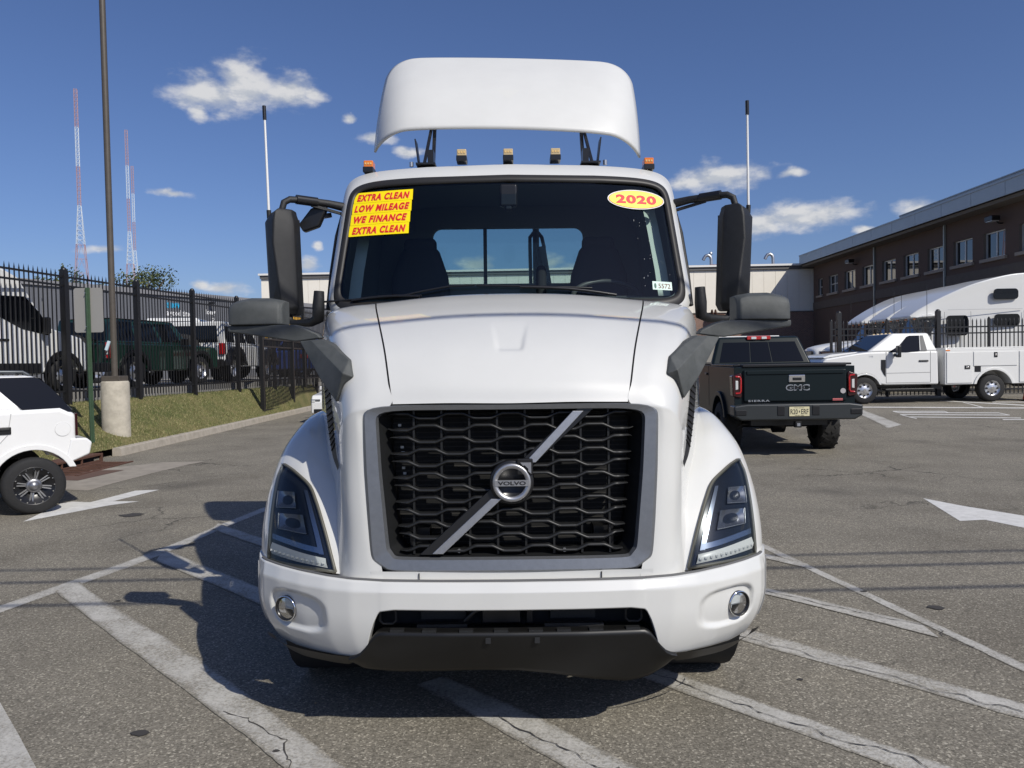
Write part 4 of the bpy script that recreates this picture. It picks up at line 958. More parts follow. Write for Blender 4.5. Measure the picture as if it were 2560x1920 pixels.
# ---- cab
def Dw(x, z): return 4.43+(z-2.05)*.55+.16*x*x
def loop(wb, wt, zb, zt, Df, e=7, n=160, cx=0, crown=0):
    out = []
    for i in range(n):
        g = 2*math.pi*i/n; c_, s_ = math.cos(g), math.sin(g)
        a = math.copysign(abs(c_)**(2/e), c_); b_ = math.copysign(abs(s_)**(2/e), s_); v = (b_+1)/2; z = zb+(zt-zb)*v
        x = a*(wb+(wt-wb)*v); z += crown*(1-(x/max(wb, wt))**2)*max(0, b_)
        out.append((x, Df(x, z), z))
    return out
l_gl = loop(1.020, .985, 2.045, 2.810, lambda x, z: Dw(x, z)+.012, 13)
l_f0 = loop(1.022, .987, 2.043, 2.812, lambda x, z: Dw(x, z)-.006, 13)
l_f1 = loop(1.045, 1.010, 2.015, 2.838, lambda x, z: Dw(x, z)-.014, 11)
l_f2 = loop(1.066, 1.030, 1.985, 2.862, lambda x, z: Dw(x, z)+.006, 10)
l_b1 = loop(1.070, 1.033, 1.980, 2.866, lambda x, z: Dw(x, z)+.010, 10)
l_b2 = loop(1.104, 1.066, 1.94, 2.938, lambda x, z: Dw(x, z)+.03, 10, crown=.008)
l_b3 = loop(1.118, 1.068, 1.86, 2.985, lambda x, z: Dw(x, z)+.20, 9, crown=.014)
l_b4 = loop(1.125, 1.06, 1.2, 3.0, lambda x, z: 5.25+.08*x*x, 8, crown=.022)
l_b5 = loop(1.125, 1.040, .9, 2.985, lambda x, z: 5.7, 6, crown=.030)
l_b6 = loop(1.12, 1.03, .9, 2.96, lambda x, z: 6.16, 6, crown=.025)
cab = grid('cab', np.array([l_b1, l_b2, l_b3, l_b4, l_b5, l_b6]), WHITE, T, closed=True)
grid('windshield_gasket', np.array([l_gl, l_f0, l_f1, l_f2, l_b1]), FRAMEP, T, closed=True)
# inner lining, so the inside is dark
inn = lambda Lp, k, dy=.03: [(x*k, y+dy, (z-2.3)*k+2.3) for x, y, z in Lp]
l_i1 = inn(l_gl, .995, .02); l_i2 = loop(1.07, 1.0, 1.75, 2.90, lambda x, z: Dw(x, z)+.22, 7); l_i3 = loop(1.09, 1.0, 1.3, 2.92, lambda x, z: 5.3, 7); l_i4 = loop(1.09, .99, 1.3, 2.90, lambda x, z: 6.05, 7)
grid('cab_lining', np.array([l_i1, l_i2, l_i3, l_i4]), LINING, cab, closed=True)
gl = np.array([[(x*(1.022+(.987-1.022)*(z-2.045)/.765), Dw(x, z)+.003, z) for x in np.linspace(-1, 1, 40)] for z in np.linspace(2.05, 2.806, 18)])
ws = grid('windshield', gl, WINDS, T)
# rear wall with window opening
wx0, wx1, wz0, wz1 = -.60, .58, 2.30, 2.735
rw = MB(); yb = 6.09
rw.box((0, yb, 1.65), (2.2, .05, 1.3)).box((0, yb, 2.84), (2.1, .05, .21)).box((-.85, yb, 2.52), (.5, .05, .44)).box((.83, yb, 2.52), (.5, .05, .44))
for (cx, cz, sx, sz) in ((wx0, wz1, 1, -1), (wx1, wz1, -1, -1), (wx0, wz0, 1, 1), (wx1, wz0, -1, 1)):
    r_ = .07; poly = [(cx, cz)]+[(cx+sx*r_*(1-math.cos(a)), cz+sz*r_*(1-math.sin(a))) for a in np.linspace(0, math.pi/2, 7)]
    rw.prism(poly, yb-.025, yb+.025, 'y')
rwo = rw.build('rear_wall', LINING, cab)
rg_ = box('rear_window', ((wx0+wx1)/2, yb+.01, (wz0+wz1)/2), (wx1-wx0, .006, wz1-wz0), glass('rear_glass', (.70, .80, .80), .5), T)
box('mullion', (-.19, yb, (wz0+wz1)/2), (.028, .03, wz1-wz0), BLACKS, rg_)
for s in (1, -1):
    sw = MB().prism([(4.93, 2.06), (5.02, 2.10), (5.86, 2.10), (5.86, 2.74), (5.42, 2.76), (5.14, 2.62), (4.97, 2.3)], 1.098*s, 1.128*s).build('side_window', BLACKS, T)
    dp = MB()
    for (a, b_) in (((4.9, 2.02), (4.9, 1.15)), ((4.9, 1.15), (5.95, 1.15)), ((5.95, 1.15), (5.95, 2.85))): dp.bar((1.125*s, a[0], a[1]), (1.125*s, b_[0], b_[1]), .012)
    dp.build('door_seam', BLACKS, sw); MB().box((1.135*s, 5.8, 1.75), (.03, .16, .05)).build('door_handle', BLACKP, T, .008)
    # dark strip along the outer edge of the A pillar
    MB().tube([(1.112*s, 4.74, 2.02), (1.107*s, 4.83, 2.25), (1.096*s, 4.95, 2.5), (1.078*s, 5.10, 2.72)], [.018, .019, .019, .014], 8).build('pillar_trim', BLACKP, T)
    # pale trim inside the pillars
    it = np.array([[(x*s, y, z) for x in (w_, w_-.075)] for (w_, y, z) in ((.99, 4.74, 2.08), (.985, 4.83, 2.25), (.975, 4.93, 2.42), (.965, 5.0, 2.55), (.955, 5.08, 2.68))])
    grid('inner_pillar', it, TRIM, cab)
    # seats
    st = MB().prism([(.40*s, 1.6), (.44*s, 2.2), (.455*s, 2.32), (.515*s, 2.50), (.57*s, 2.57), (.74*s, 2.57), (.80*s, 2.50), (.87*s, 2.32), (.90*s, 1.6)], 5.64, 5.80, 'y').box((.66*s, 5.42, 1.70), (.52, .5, .16)).build('seat', SEATM, T, .07, 4)
    MB().box((.655*s, 5.70, 2.53), (.24, .10, .14)).build('headrest', SEATM, st, .04, 4)
ds = MB().prism([(4.60, 2.02), (4.75, 2.075), (4.98, 2.075), (5.06, 2.0), (5.06, 1.5), (4.60, 1.5)], -1.02, 1.02).build('dashboard', mat('dash_plastic', (.10, .11, .11), .7), T, .02)
stw = MB(); c_ = Vector((.64, 5.05, 2.10)); ax = Vector((0, -.55, .83)).normalized(); t1 = Vector((1, 0, 0)); t2 = ax.cross(t1)
stw.tube([c_+(t1*math.cos(g)+t2*math.sin(g))*.225 for g in np.linspace(0, 2*math.pi, 40)], .017, 8)
for g in (0, math.pi, -math.pi/2): stw.bar(c_, c_+(t1*math.cos(g)+t2*math.sin(g))*.215, .04, .015)
stw.build('steering_wheel', mat('wheel_rim_leather', (.06, .062, .064), .45), T)
box('gear_lever', (.22, 5.35, 2.22), (.07, .07, .26), DARK, T, .03)
MB().box((-.0, 4.83, 2.72), (.11, .05, .14)).box((0, 4.83, 2.65), (.05, .04, .05)).build('windshield_camera', BLACKS, T, .015)
# things behind the rear window: hose pole and stack
MB().cyl((.225, 6.55, 1.3), (.225, 6.55, 2.9), .028, n=12).build('hose_pole', BLACKP, T)
for s in (-1, 1): MB().tube([(.225, 6.55, 2.8), (.225+.05*s, 6.56, 2.74), (.235+.06*s, 6.58, 2.66), (.23+.05*s, 6.58, 2.3), (.26+.08*s, 6.6, 1.5)], .016, 8).build('air_hose', BLACKS, T)
MB().bar((.26, 6.56, 2.66), (.335, 6.6, 2.2), .075, .06).build('hose_guard', BLACKS, T)
# cowl and wipers
CW = np.array([[(x, Dw(x, 2.02)-.05+.10*v, 2.025+.035*v-.03*abs(x)**3) for x in np.linspace(-1.0, 1.0, 30)] for v in np.linspace(0, 1, 4)])
grid('cowl', CW, BLACKP, T)
for (p, q) in (((-.52, 2.068), (-.93, 2.055)), ((.62, 2.066), (.06, 2.115))):
    f_ = lambda x, z, o=-.022: (x, Dw(x, z)+o, z)
    pp = [f_(p[0]+(q[0]-p[0])*k/6, p[1]+(q[1]-p[1])*k/6+.012*math.sin(math.pi*k/6)) for k in range(7)]
    wp_ = MB().tube(pp, .009, 6).build('wiper', BLACKS, T)
    MB().tube([f_(q[0]+d, q[1]+.006+.03*d*(1 if q[0] < 0 else -1), -.012) for d in np.linspace(-.25, .42, 8)], .006, 6).build('wiper_blade', BLACKS, wp_)
MB().tube([(x, Dw(x, z)-.02, z) for x, z in [(-.62, 2.075), (-.5, 2.10), (-.35, 2.125), (-.2, 2.13)]], .006, 6).build('wiper_blade', BLACKS, T)

# stickers on the glass
def onglass(x0, z0, rot=0, off=-.004):
    def f_(u_, v_, w_=0):
        x = x0+u_*math.cos(rot)-v_*math.sin(rot); z = z0+u_*math.sin(rot)+v_*math.cos(rot); return (x, Dw(x, z)+off, z)
    return f_
def sticker_grid(name, fn, w_, h_, m, parent, n=8): return grid(name, np.array([[fn(w_*(j/(n-1)-.5), h_*(i/2-.5)) for j in range(n)] for i in range(3)]), m, parent)
rows4 = ['EXTRA CLEAN', 'LOW MILEAGE', 'WE FINANCE', 'EXTRA CLEAN']
for k, tx in enumerate(rows4):
    z = 2.742-.0765*k; x = -.795-.004*k
    stq = sticker_grid('sticker', onglass(x, z, R(.6)), .388, .0752, YELLOW, T); tag(stq, 'yellow strip sticker with red italic letters, row %s of four' % ('one', 'two', 'three', 'four')[k])
    wd = .345 if k != 1 else .360
    fit_lettering('letter_highlight', tx, wd, .047, onglass(x+.004, z-.003, R(.6), -.0055), PINKINK, stq, shear=.28, bold=.034, spacing=1.2)
    fit_lettering('lettering', tx, wd, .047, onglass(x, z, R(.6), -.007), REDINK, stq, shear=.28, bold=.034, spacing=1.2)
ov = onglass(.806, 2.70, R(-.8))
def oval(name, a, b_, off, m, parent):
    f_ = onglass(.806, 2.70, R(-.8), off); vs = [f_(0, 0)]+[f_(a*math.cos(g), b_*math.sin(g)) for g in np.linspace(0, 2*math.pi, 49)[:-1]]
    return mk(name, vs, [(0, 1+k, 1+(k+1) % 48) for k in range(48)], m, parent)
ovo = oval('sticker', .186, .068, -.004, STKW, T); tag(ovo, 'yellow oval year sticker with a white and red border')
oval('oval_line', .180, .0625, -.0052, REDINK, ovo); oval('oval_face', .176, .0595, -.0064, YELLOW2, ovo)
fit_lettering('lettering', '2020', .265, .062, onglass(.806, 2.70, R(-.8), -.0078), mat('year_red', (.72, .03, .04), .5), ovo, bold=.045, spacing=1.1)
ins = sticker_grid('sticker', onglass(.912, 2.128, R(-2)), .122, .052, mat('pale_green_sticker', (.60, .74, .66), .6), T); tag(ins, 'small pale green inspection sticker with dark numbers')
fit_lettering('lettering', '5572', .075, .030, onglass(.925, 2.126, R(-2), -.0055), mat('number_brown', (.16, .07, .05), .6), ins, bold=.01)
mk('emblem_mark', [onglass(.868, 2.128, 0, -.0055)(.007*math.cos(g), .017*math.sin(g)) for g in np.linspace(0, 6.28, 13)[:-1]], [tuple(range(12))], mat('dark_green_ink', (.05, .12, .09), .6), ins)
# dried water drops
rgd = random.Random(5); dps = MB()
for _ in range(28):
    x = rgd.gauss(.88, .06); z = rgd.uniform(2.12, 2.62)
    if x > .985: continue
    p = Vector(onglass(x, z, 0, -.002)(0, 0)); h_ = rgd.choice((.004, .004, .006, .012)); dps.box(p, (.0022, .001, h_*.8))
dps.build('water_spots', mat('water_spot', (.55, .56, .55), .6), ws, kind='stuff')

# ---- roof: marker lights
for x in (-.92, -.30, .0, .305, .925):
    y = 5.03 if abs(x) < .5 else 5.13; z = 2.985-.075*abs(x)**4*.75
    mlb = box('marker_light', (x, y, z+.012), (.068, .11, .036), BLACKS, T, .005)
    MB().box((x, y+.005, z+.050), (.062, .09, .046)).build('amber_lens', AMBER if abs(x) > .5 else AMBERC, mlb, .006)
    led = MB()
    for k in (-1, 0, 1): led.box((x+.017*k, y-.041, z+.052), (.010, .003, .012))
    led.build('bulb_cells', mat('bulb_cells', (.75, .50, .2), .3), mlb)
# ---- roof deflector
df = bpy.data.objects.new('roof_deflector', None)
def dfl(u_, v):
    w_ = 1.0-.035*v
    if v > .74: w_ = .974-.25*(1-math.sqrt(max(0, 1-((v-.74)/.26)**2)))
    x = u_*w_; a = abs(x)/1.0
    zb = 3.352-.030*a**2-.075*max(0, (a-.74)/.26)**1.6; zt = 4.085; z = zb+(zt-zb)*v
    D = 5.55+.62*v**1.1+.05*a*a+.26*a**9*(1-.5*v)-.05*math.sin(math.pi*v)
    return (x, D, z)
DFG = np.array([[dfl(math.copysign(abs(u_)**.85, u_), 1-(1-v)**1.35) for u_ in np.linspace(-1, 1, 56)] for v in np.linspace(0, 1, 40)])
dfl_o = grid('roof_deflector', DFG, FAIR, T, solid=.016)
dfl_o.location = (0, 0, 0)
pv_ = Vector((0, 0, 3.5)); dfl_o.matrix_local = Matrix.Translation(pv_) @ Matrix.Rotation(R(1.75), 4, 'Y') @ Matrix.Translation(-pv_)
trm = grid('faded_patch', np.array([[(x_, dfl(x_, v_)[1]-.0105, dfl(x_, v_)[2]) for x_ in np.linspace(-.29*h_-.005, .28*h_+.005, 10)] for v_, h_ in zip(np.linspace(.76, .36, 12), np.linspace(1, 0, 12))]), mat('faded_patch', (.615, .615, .585), .5), dfl_o)
for s in (1, -1):
    x = .52*s
    MB().bar((x, 5.35, 3.0), (x+.02*s, 5.74, 3.43 if s < 0 else 3.385), .024, .04).build('deflector_strut', BLACKS, T)
    MB().bar((x+.06*s, 5.28, 3.0), (x+.035*s, 5.64, 3.39 if s < 0 else 3.345), .018, .02).build('deflector_strut', BLACKS, T)
    MB().box((x+.09*s, 5.22, 3.10), (.008, .12, .15), Matrix.Rotation(.12*s, 3, 'Y')).box((x+.03*s, 5.22, 3.01), (.13, .14, .012)).box((x+.0*s, 5.24, 3.06), (.04, .10, .10)).build('deflector_bracket', BLACKS, T)
    MB().cyl((x+.13*s, 5.2, 3.0), (x+.13*s, 5.2, 3.03), .014, n=8).build('bracket_bolt', STEEL, T)

# ---- mirrors
for s in (1, -1):
    # main mirror
    zz = [1.985, 2.03, 2.2, 2.42, 2.56, 2.615, 2.638]
    rowsm = []
    for z in zz:
        t_ = (z-1.985)/.653; xi = 1.292+.020*t_; xo = 1.482+.026*t_; c_ = 0
        if z < 2.0: xi += .02; xo -= .03; c_ = .02
        if z > 2.60: xi += .015; xo -= .03 if z < 2.62 else .06; c_ = .012 if z < 2.62 else .03
        xr = xi+(xo-xi)*(.42+.22*max(0, 1-abs(z-2.42)/.42)) if z < 2.5 else xi+(xo-xi)*.58
        rowsm.append([(xi, 4.86-c_*.5, z), (xi+.003, 4.74+c_, z), (xi+.028, 4.715+c_, z), (xr, 4.672+c_, z), (xo-.02, 4.742+c_, z), (xo, 4.775+c_, z), (xo, 4.86-c_*.5, z)])
    A = np.array(rowsm)
    mm_ = MB(); nr, nc = A.shape[:2]
    mm_.add(A.reshape(-1, 3)*np.array([s, 1, 1]), [(i*nc+j, i*nc+(j+1) % nc, (i+1)*nc+(j+1) % nc, (i+1)*nc+j) for i in range(nr-1) for j in range(nc)]+[tuple(range(nc)), tuple((nr-1)*nc+k for k in range(nc))])
    mi = mm_.build('mirror', BLACKP, T, .012, 3)
    if s > 0: mirror_right = mi
    tag(mi, 'tall black door mirror at the '+('right' if s > 0 else 'left')+' of the picture')
    box('mirror_glass', (1.395*s, 4.864, 2.31), (.16, .006, .56), CHROME, mi)
    MB().tube([(1.075*s, 5.02, 2.70), (1.16*s, 4.97, 2.712), (1.30*s, 4.87, 2.715), (1.365*s, 4.83, 2.712), (1.395*s, 4.81, 2.69), (1.41*s, 4.80, 2.63)], [.028, .024, .021, .021, .021, .020], 12).build('upper_arm', BLACKP, mi)
    MB().cyl((1.22*s, 4.93, 2.714), (1.33*s, 4.85, 2.716), .030, n=14).build('arm_sleeve', BLACKS, mi)
    MB().bar((1.08*s, 5.02, 2.655), (1.25*s, 4.91, 2.69), .02, .016).build('arm_brace', BLACKP, mi)
    MB().tube([(1.14*s, 4.62, 2.12), (1.145*s, 4.62, 2.03), (1.15*s, 4.63, 1.955), (1.20*s, 4.66, 1.935), (1.32*s, 4.74, 1.935), (1.355*s, 4.76, 1.95), (1.372*s, 4.77, 2.0)], [.030, .036, .036, .026, .022, .022, .022], 12).build('lower_arm', BLACKP, mi)
    an = MB().cyl((1.487*s, 4.80, 2.60), (1.507*s if s < 0 else 1.484, 4.81, 3.27), .0085, .0062, 10).build('antenna', mat('white_mast', (.72, .72, .71), .5), T)
    tag(an, 'white whip antenna on the '+('right' if s > 0 else 'left')+' mirror'); MB().cyl((1.505*s if s < 0 else 1.4845, 4.809, 3.20), (1.508*s if s < 0 else 1.484, 4.811, 3.285), .0115, n=10).build('antenna_tip', BLACKS, an); MB().cyl((1.486*s, 4.80, 2.59), (1.488*s, 4.80, 2.64), .014, n=10).build('antenna_base', BLACKP, an)
    # hood mirror: head, plate, blade
    hx = np.linspace(0, 1, 12); hd = []
    for v in np.linspace(0, 1, 9):
        ring_ = []
        for (a, d) in ((0, .9), (0, .18), (.06, .06), (.22, 0), (.6, .0), (.88, .03), (.97, .10), (1, .25), (1, .9)):
            x = 1.158+.288*a; zt = 2.028-.022*abs(2*a-.9)**2.5; z = 1.886+(zt-1.886)*v; y = 3.90+.18*d+.045*(v**6)*(1 if d < .5 else 0)+.03*a
            if v > .99: y += .02 if d < .5 else 0
            ring_.append((x, y, z))
        hd.append(ring_)
    A = np.array(hd); nr, nc = A.shape[:2]; mh = MB()
    mh.add(A.reshape(-1, 3)*np.array([s, 1, 1]), [(i*nc+j, i*nc+(j+1) % nc, (i+1)*nc+(j+1) % nc, (i+1)*nc+j) for i in range(nr-1) for j in range(nc)]+[tuple(range(nc)), tuple((nr-1)*nc+k for k in range(nc))])
    hm = mh.build('hood_mirror', GREYP, T, .007, 3); tag(hm, 'weathered grey hood mirror at the '+('right' if s > 0 else 'left')+' of the picture')
    pl = [(1.45, 1.884), (1.45, 1.852), (1.32, 1.834), (1.19, 1.814), (1.085, 1.797), (1.045, 1.800), (.945, 1.812), (.965, 1.835), (1.04, 1.868), (1.10, 1.882), (1.158, 1.884)]
    npl = len(pl); mp_ = MB(); fr_y = lambda x: 3.86+.10*(x-.95)/.5; bk = lambda x: 3.94+.16*(x-.95)/.5
    mp_.add([(x*s, fr_y(x), z) for x, z in pl]+[(x*s, bk(x), z+.004) for x, z in pl], [tuple(range(npl)), tuple(range(npl, 2*npl))]+[(i, (i+1) % npl, npl+(i+1) % npl, npl+i) for i in range(npl)])
    mp_.build('mirror_arm', GREYP, hm, .008, 2)
    bl = [(.940, 3.855, 1.806), (1.050, 3.865, 1.797), (.985, 3.78, 1.715), (.905, 3.68, 1.612), (.808, 3.585, 1.505), (.765, 3.565, 1.590), (.720, 3.548, 1.622), (.748, 3.60, 1.70), (.86, 3.74, 1.775)]
    nb = len(bl); ridge = [(.985, 3.84, 1.802), (.765, 3.545, 1.640)]
    mbl = MB(); V_ = [(x*s, y-.02, z) for x, y, z in bl]+[(x*s*.985, y+.07, z) for x, y, z in bl]+[(x*s, y-.03, z) for x, y, z in ridge]
    r0_, r1_ = 2*nb, 2*nb+1
    mbl.add(V_, [(0, r0_, r1_, 8), (8, r1_, 7), (7, r1_, 6), (6, r1_, 5), (5, r1_, 4), (4, r1_, 3), (3, r1_, r0_, 2), (2, r0_, 1), (0, 1, r0_)]+[tuple(range(nb, 2*nb))]+[(i, nb+i, nb+(i+1) % nb, (i+1) % nb) for i in range(nb)])
    mbl.build('mirror_arm', GREYP, hm, .006, 2)
lk = MB().prism([(-.0, 0), (.10, .035), (.155, .155), (.135, .185), (.05, .15), (-.03, .05)], -.03, .03, 'y').build('look_down_mirror', BLACKS, T, .012, 3)
lk.location = (-1.318, 4.98, 2.53); MB().bar((.1, 0, .1), (.16, .05, .12), .03).build('mirror_stub', BLACKS, lk)
# scuff on the right mirror
sc = MB(); rgd = random.Random(8)
for _ in range(16): x, z = rgd.gauss(1.452, .014), rgd.gauss(2.50, .025); sc.box((x, 4.698+(x-1.41)*.72, z), (rgd.uniform(.004, .014), .006, rgd.uniform(.004, .012)))
sc.build('scuff', mat('scuff', (.6, .6, .6), .6), mirror_right, kind='stuff')

# ---- chassis and wheels
for s in (1, -1):
    wheel(T, (.98*s, 4.34, .50), .50, .32, .29, s, holes=10, dish=-.02)
    tr_ = MB()
    for k in range(4): tr_.lathe([(-.125+.07*k, .499), (-.115+.07*k, .506), (-.085+.07*k, .506), (-.075+.07*k, .499)], (.98*s, 4.34, .50), (1, 0, 0), 48)
    tr_.build('tread_ribs', TYRE, T)
    for yb_ in (8.0, 9.32):
        for xo in (.93, .62): wheel(T, (xo*s, yb_, .50), .50, .26, .29, s, holes=10 if xo > .8 else 0, dish=.10)
    MB().cyl((.95*s, 5.25, .62), (.95*s, 6.75, .62), .30, n=28).build('fuel_tank', mat('polished_tank', (.6, .6, .61), .25, metal=.9), T)
    MB().box((1.03*s, 5.25, .42), (.28, .5, .06)).box((1.03*s, 5.25, .75), (.2, .5, .05)).build('step', BLACKP, T)
    box('frame_rail', (.42*s, 7.0, .80), (.09, 7.0, .26), BLACKS, T)
    MB().lathe([(-.17, .545), (.17, .545)], (.98*s, 4.34, .54), (1, 0, 0), 30).build('wheel_arch_liner', DARK, T)
box('front_axle', (0, 4.34, .45), (1.9, .12, .14), BLACKS, T); box('engine_block', (0, 4.5, .75), (1.1, 1.3, .7), DARK, T)
MB().cyl((0, 8.6, 1.02), (0, 8.6, 1.10), .48, n=28).box((0, 9.2, 1.0), (.5, .3, .08)).build('fifth_wheel', BLACKS, T)
box('cab_floor', (0, 5.4, 1.05), (2.1, 1.4, .12), DARK, T)
MB().tube([(-.95, 6.4, 1.0), (-.95, 6.4, 2.7), (-.95, 6.46, 2.85)], .065, 14).build('exhaust_stack', CHROME, T)
# ================================================================== OTHER VEHICLES (local: x right, y forward, z up)
def body(name, prof, hw, m, parent, bevel=.03, seg=3): return MB().prism(prof, -hw, hw).build(name, m, parent, bevel, seg)
def arc(yc, r_, z0, n=12, up_=True):
    """wheel cut-out from front to rear for a profile walked along the sill from the front backwards"""
    a0 = math.asin(max(-1, min(1, z0/r_)))
    return [(yc+r_*math.cos(g), 0+r_*math.sin(g)) for g in np.linspace(a0, math.pi-a0, n)]
def arcz(yc, zc, r_, z0, n=12):
    a0 = math.asin(max(-1, min(1, (z0-zc)/r_))); return [(yc+r_*math.cos(g), zc+r_*math.sin(g)) for g in np.linspace(a0, math.pi-a0, n)]
def house(bw, tw, y0, y1, ty0, ty1, z0, z1):
    """greenhouse frustum: returns its faces by name as corner lists (bl, br, tr, tl) seen from outside; y0 rear, y1 front"""
    b = {'rl': Vector((-bw, y0, z0)), 'rr': Vector((bw, y0, z0)), 'fl': Vector((-bw, y1, z0)), 'fr': Vector((bw, y1, z0))}
    t_ = {'rl': Vector((-tw, ty0, z1)), 'rr': Vector((tw, ty0, z1)), 'fl': Vector((-tw, ty1, z1)), 'fr': Vector((tw, ty1, z1))}
    return {'back': (b['rl'], b['rr'], t_['rr'], t_['rl']), 'left': (b['fl'], b['rl'], t_['rl'], t_['fl']), 'right': (b['rr'], b['fr'], t_['fr'], t_['rr']), 'front': (b['fr'], b['fl'], t_['fl'], t_['fr']), 'top': (t_['rl'], t_['rr'], t_['fr'], t_['fl'])}
def house_build(name, F, m, parent, bevel=.05):
    mb = MB(); vs = [F['back'][0], F['back'][1], F['front'][0], F['front'][1], F['back'][3], F['back'][2], F['front'][3], F['front'][2]]
    mb.add(vs, [(0, 1, 2, 3), (4, 7, 6, 5), (0, 4, 5, 1), (1, 5, 6, 2), (2, 6, 7, 3), (3, 7, 4, 0)]); return mb.build(name, m, parent, bevel, 3)
def pane(F, face, u0_, u1_, v0_, v1_, m, parent, name='window', off=.006, shape=None):
    if shape: pts = [frustum_panel(F[face], u_, u_, v_, v_, off)[0] for u_, v_ in shape]
    else: pts = frustum_panel(F[face], u0_, u1_, v0_, v1_, off)
    return mk(name, pts, [tuple(range(len(pts)))], m, parent)

GL_D = mat('dark_car_glass', (.004, .005, .007), .04, spec=.3)
# ------------------------------------------------------------------ dark pickup
PK_ = mat('dark_slate_paint', (.010, .0155, .018), .3, metal=.0, coat=0, spec=.16)
g = thing('pickup_truck', 'dark slate crew cab pickup with oversized tyres, seen from behind', 'pickup', (4.77, 13.0, 0), R(-3.2))
AX = 1.15
prof = [(-.0, .66), (-.0, 1.53)]
low = [(0, .70), (0, 1.52), (2.02, 1.54), (2.02, 1.55), (4.35, 1.56), (4.6, 1.50), (5.65, 1.38), (5.78, 1.2), (5.80, .72)]+arcz(4.85, .48, .52, .72)+[(4.2, .66), (1.8, .66)]+arcz(AX, .48, .52, .70)
MB().prism(low, -1.0, 1.0).build('body', PK_, g, .035, 3)
box('bed_floor', (0, .98, 1.5), (1.62, 1.82, .12), DARK, g)
box('tailgate_cap', (0, .03, 1.545), (1.72, .10, .05), BLACKS, g, .012)
for s in (-1, 1): box('bed_rail_cap', (.93*s, 1.05, 1.555), (.12, 1.9, .035), BLACKS, g, .01)
F = house(.97, .78, 2.02, 4.55, 2.28, 3.75, 1.54, 2.10)
cb = house_build('cab', F, PK_, g, .05)
for (a, b_) in ((.075, .385), (.395, .605), (.615, .925)): pane(F, 'back', a, b_, .10, .80, GL_D, g, 'rear_window_pane')
for a, b_ in ((.04, .52), (.55, .93)): pane(F, 'left', 1-b_, 1-a, .12, .85, GL_D, g, 'side_window'); pane(F, 'right', a, b_, .12, .85, GL_D, g, 'side_window')
pane(F, 'front', .06, .94, .08, .93, GL_D, g, 'windshield')
cl = box('brake_light', (0, 2.245, 2.075), (.46, .05, .075), REDL, g, .012)
for s in (-1, 1): box('clear_cell', (.10*s, 2.218, 2.072), (.10, .02, .05), WHITEL, cl, .006)
tg = MB().prism([(-.855, .93), (.855, .93), (.855, 1.475), (-.855, 1.475)], -.045, .02, 'y').build('tailgate', PK_, g, .03, 3)
MB().prism([(-.80, 1.395), (.80, 1.395), (.80, 1.462), (-.80, 1.462)], -.062, -.04, 'y').build('tailgate_spoiler', PK_, tg, .01)
hh = MB().box((.03, -.055, 1.32), (.27, .02, .125)).build('tailgate_handle', CHROME, tg, .012); box('handle_cup', (.03, -.068, 1.312), (.15, .012, .05), BLACKS, hh, .008)
onback = lambda x0, z0, y0=-.052: (lambda u_, v_, w_: (x0+u_, y0-w_*.02, z0+v_))
fit_lettering('badge_edge', 'GMC', .395, .105, onback(.045, 1.168, -.047), STEEL, tg, bold=.055, spacing=1.05)
fit_lettering('badge', 'GMC', .36, .072, onback(.045, 1.168, -.052), BLACKS, tg, bold=.03, spacing=1.1)
fit_lettering('badge', 'SIERRA', .36, .034, onback(-.60, .952, -.05), STEEL, tg, bold=.035, spacing=1.25)
box('side_badge', (.70, -.05, .955), (.17, .01, .04), mat('badge_red', (.45, .12, .12), .4, metal=.4), tg, .006)
MB().cyl((.79, -.045, 1.10), (.79, -.055, 1.10), .044, n=24).build('round_sticker', mat('grey_sticker', (.40, .38, .38), .5), tg)
for s in (-1, 1):
    tl = MB().prism([(.875*s, 1.02), (.905*s, 1.0), (1.03*s, 1.03), (1.045*s, 1.38), (.90*s, 1.43), (.872*s, 1.40)], -.03, .16, 'y').build('tail_light', mat('dark_red_lens', (.030, .004, .005), .2, coat=.6), g, .02)
    cpts = [(.985*s, -.034, 1.365), (.915*s, -.036, 1.36), (.898*s, -.036, 1.33), (.898*s, -.036, 1.12), (.915*s, -.036, 1.085), (.985*s, -.034, 1.08)]
    MB().tube(cpts, .017, 8).build('light_bar', REDL, tl)
    MB().prism([(.94*s, 1.15), (.985*s, 1.14), (.985*s, 1.30), (.94*s, 1.29)], -.038, -.02, 'y').build('reverse_lamp', WHITEL, tl, .006)
BMP = mat('bumper_dark', (.020, .024, .026), .45, coat=.3)
bm = MB().prism([(-1.055, .70), (-1.055, .875), (-.84, .905), (.84, .905), (1.055, .875), (1.055, .70), (.93, .63), (-.93, .63)], -.22, .12, 'y').build('rear_bumper', BMP, g, .03, 3)
for s in (-1, 1): box('corner_step', (.94*s, -.222, .765), (.18, .02, .09), BLACKS, bm, .01); box('plate_recess', (.285*s, -.222, .79), (.12, .02, .16), BLACKS, bm, .02)
PLT = mat('plate_cream', (.62, .57, .36), .5); pl = box('license_plate', (.012, -.228, .775), (.33, .01, .158), PLT, g, .004)
INK = mat('plate_ink', (.02, .02, .02), .5)
pf = lambda x0, z0: (lambda u_, v_, w_: (x0+u_, -.2345, z0+v_))
fit_lettering('plate_text', 'R20', .118, .085, pf(-.075, .772), INK, pl, bold=.01); fit_lettering('plate_text', 'ERF', .118, .085, pf(.100, .772), INK, pl, bold=.01)
MB().box((.012, -.234, .775), (.014, .003, .03)).build('plate_mark', INK, pl)
fit_lettering('plate_text', 'New Jersey', .16, .018, pf(.012, .836), INK, pl); fit_lettering('plate_text', 'Garden State', .15, .015, pf(.012, .711), INK, pl)
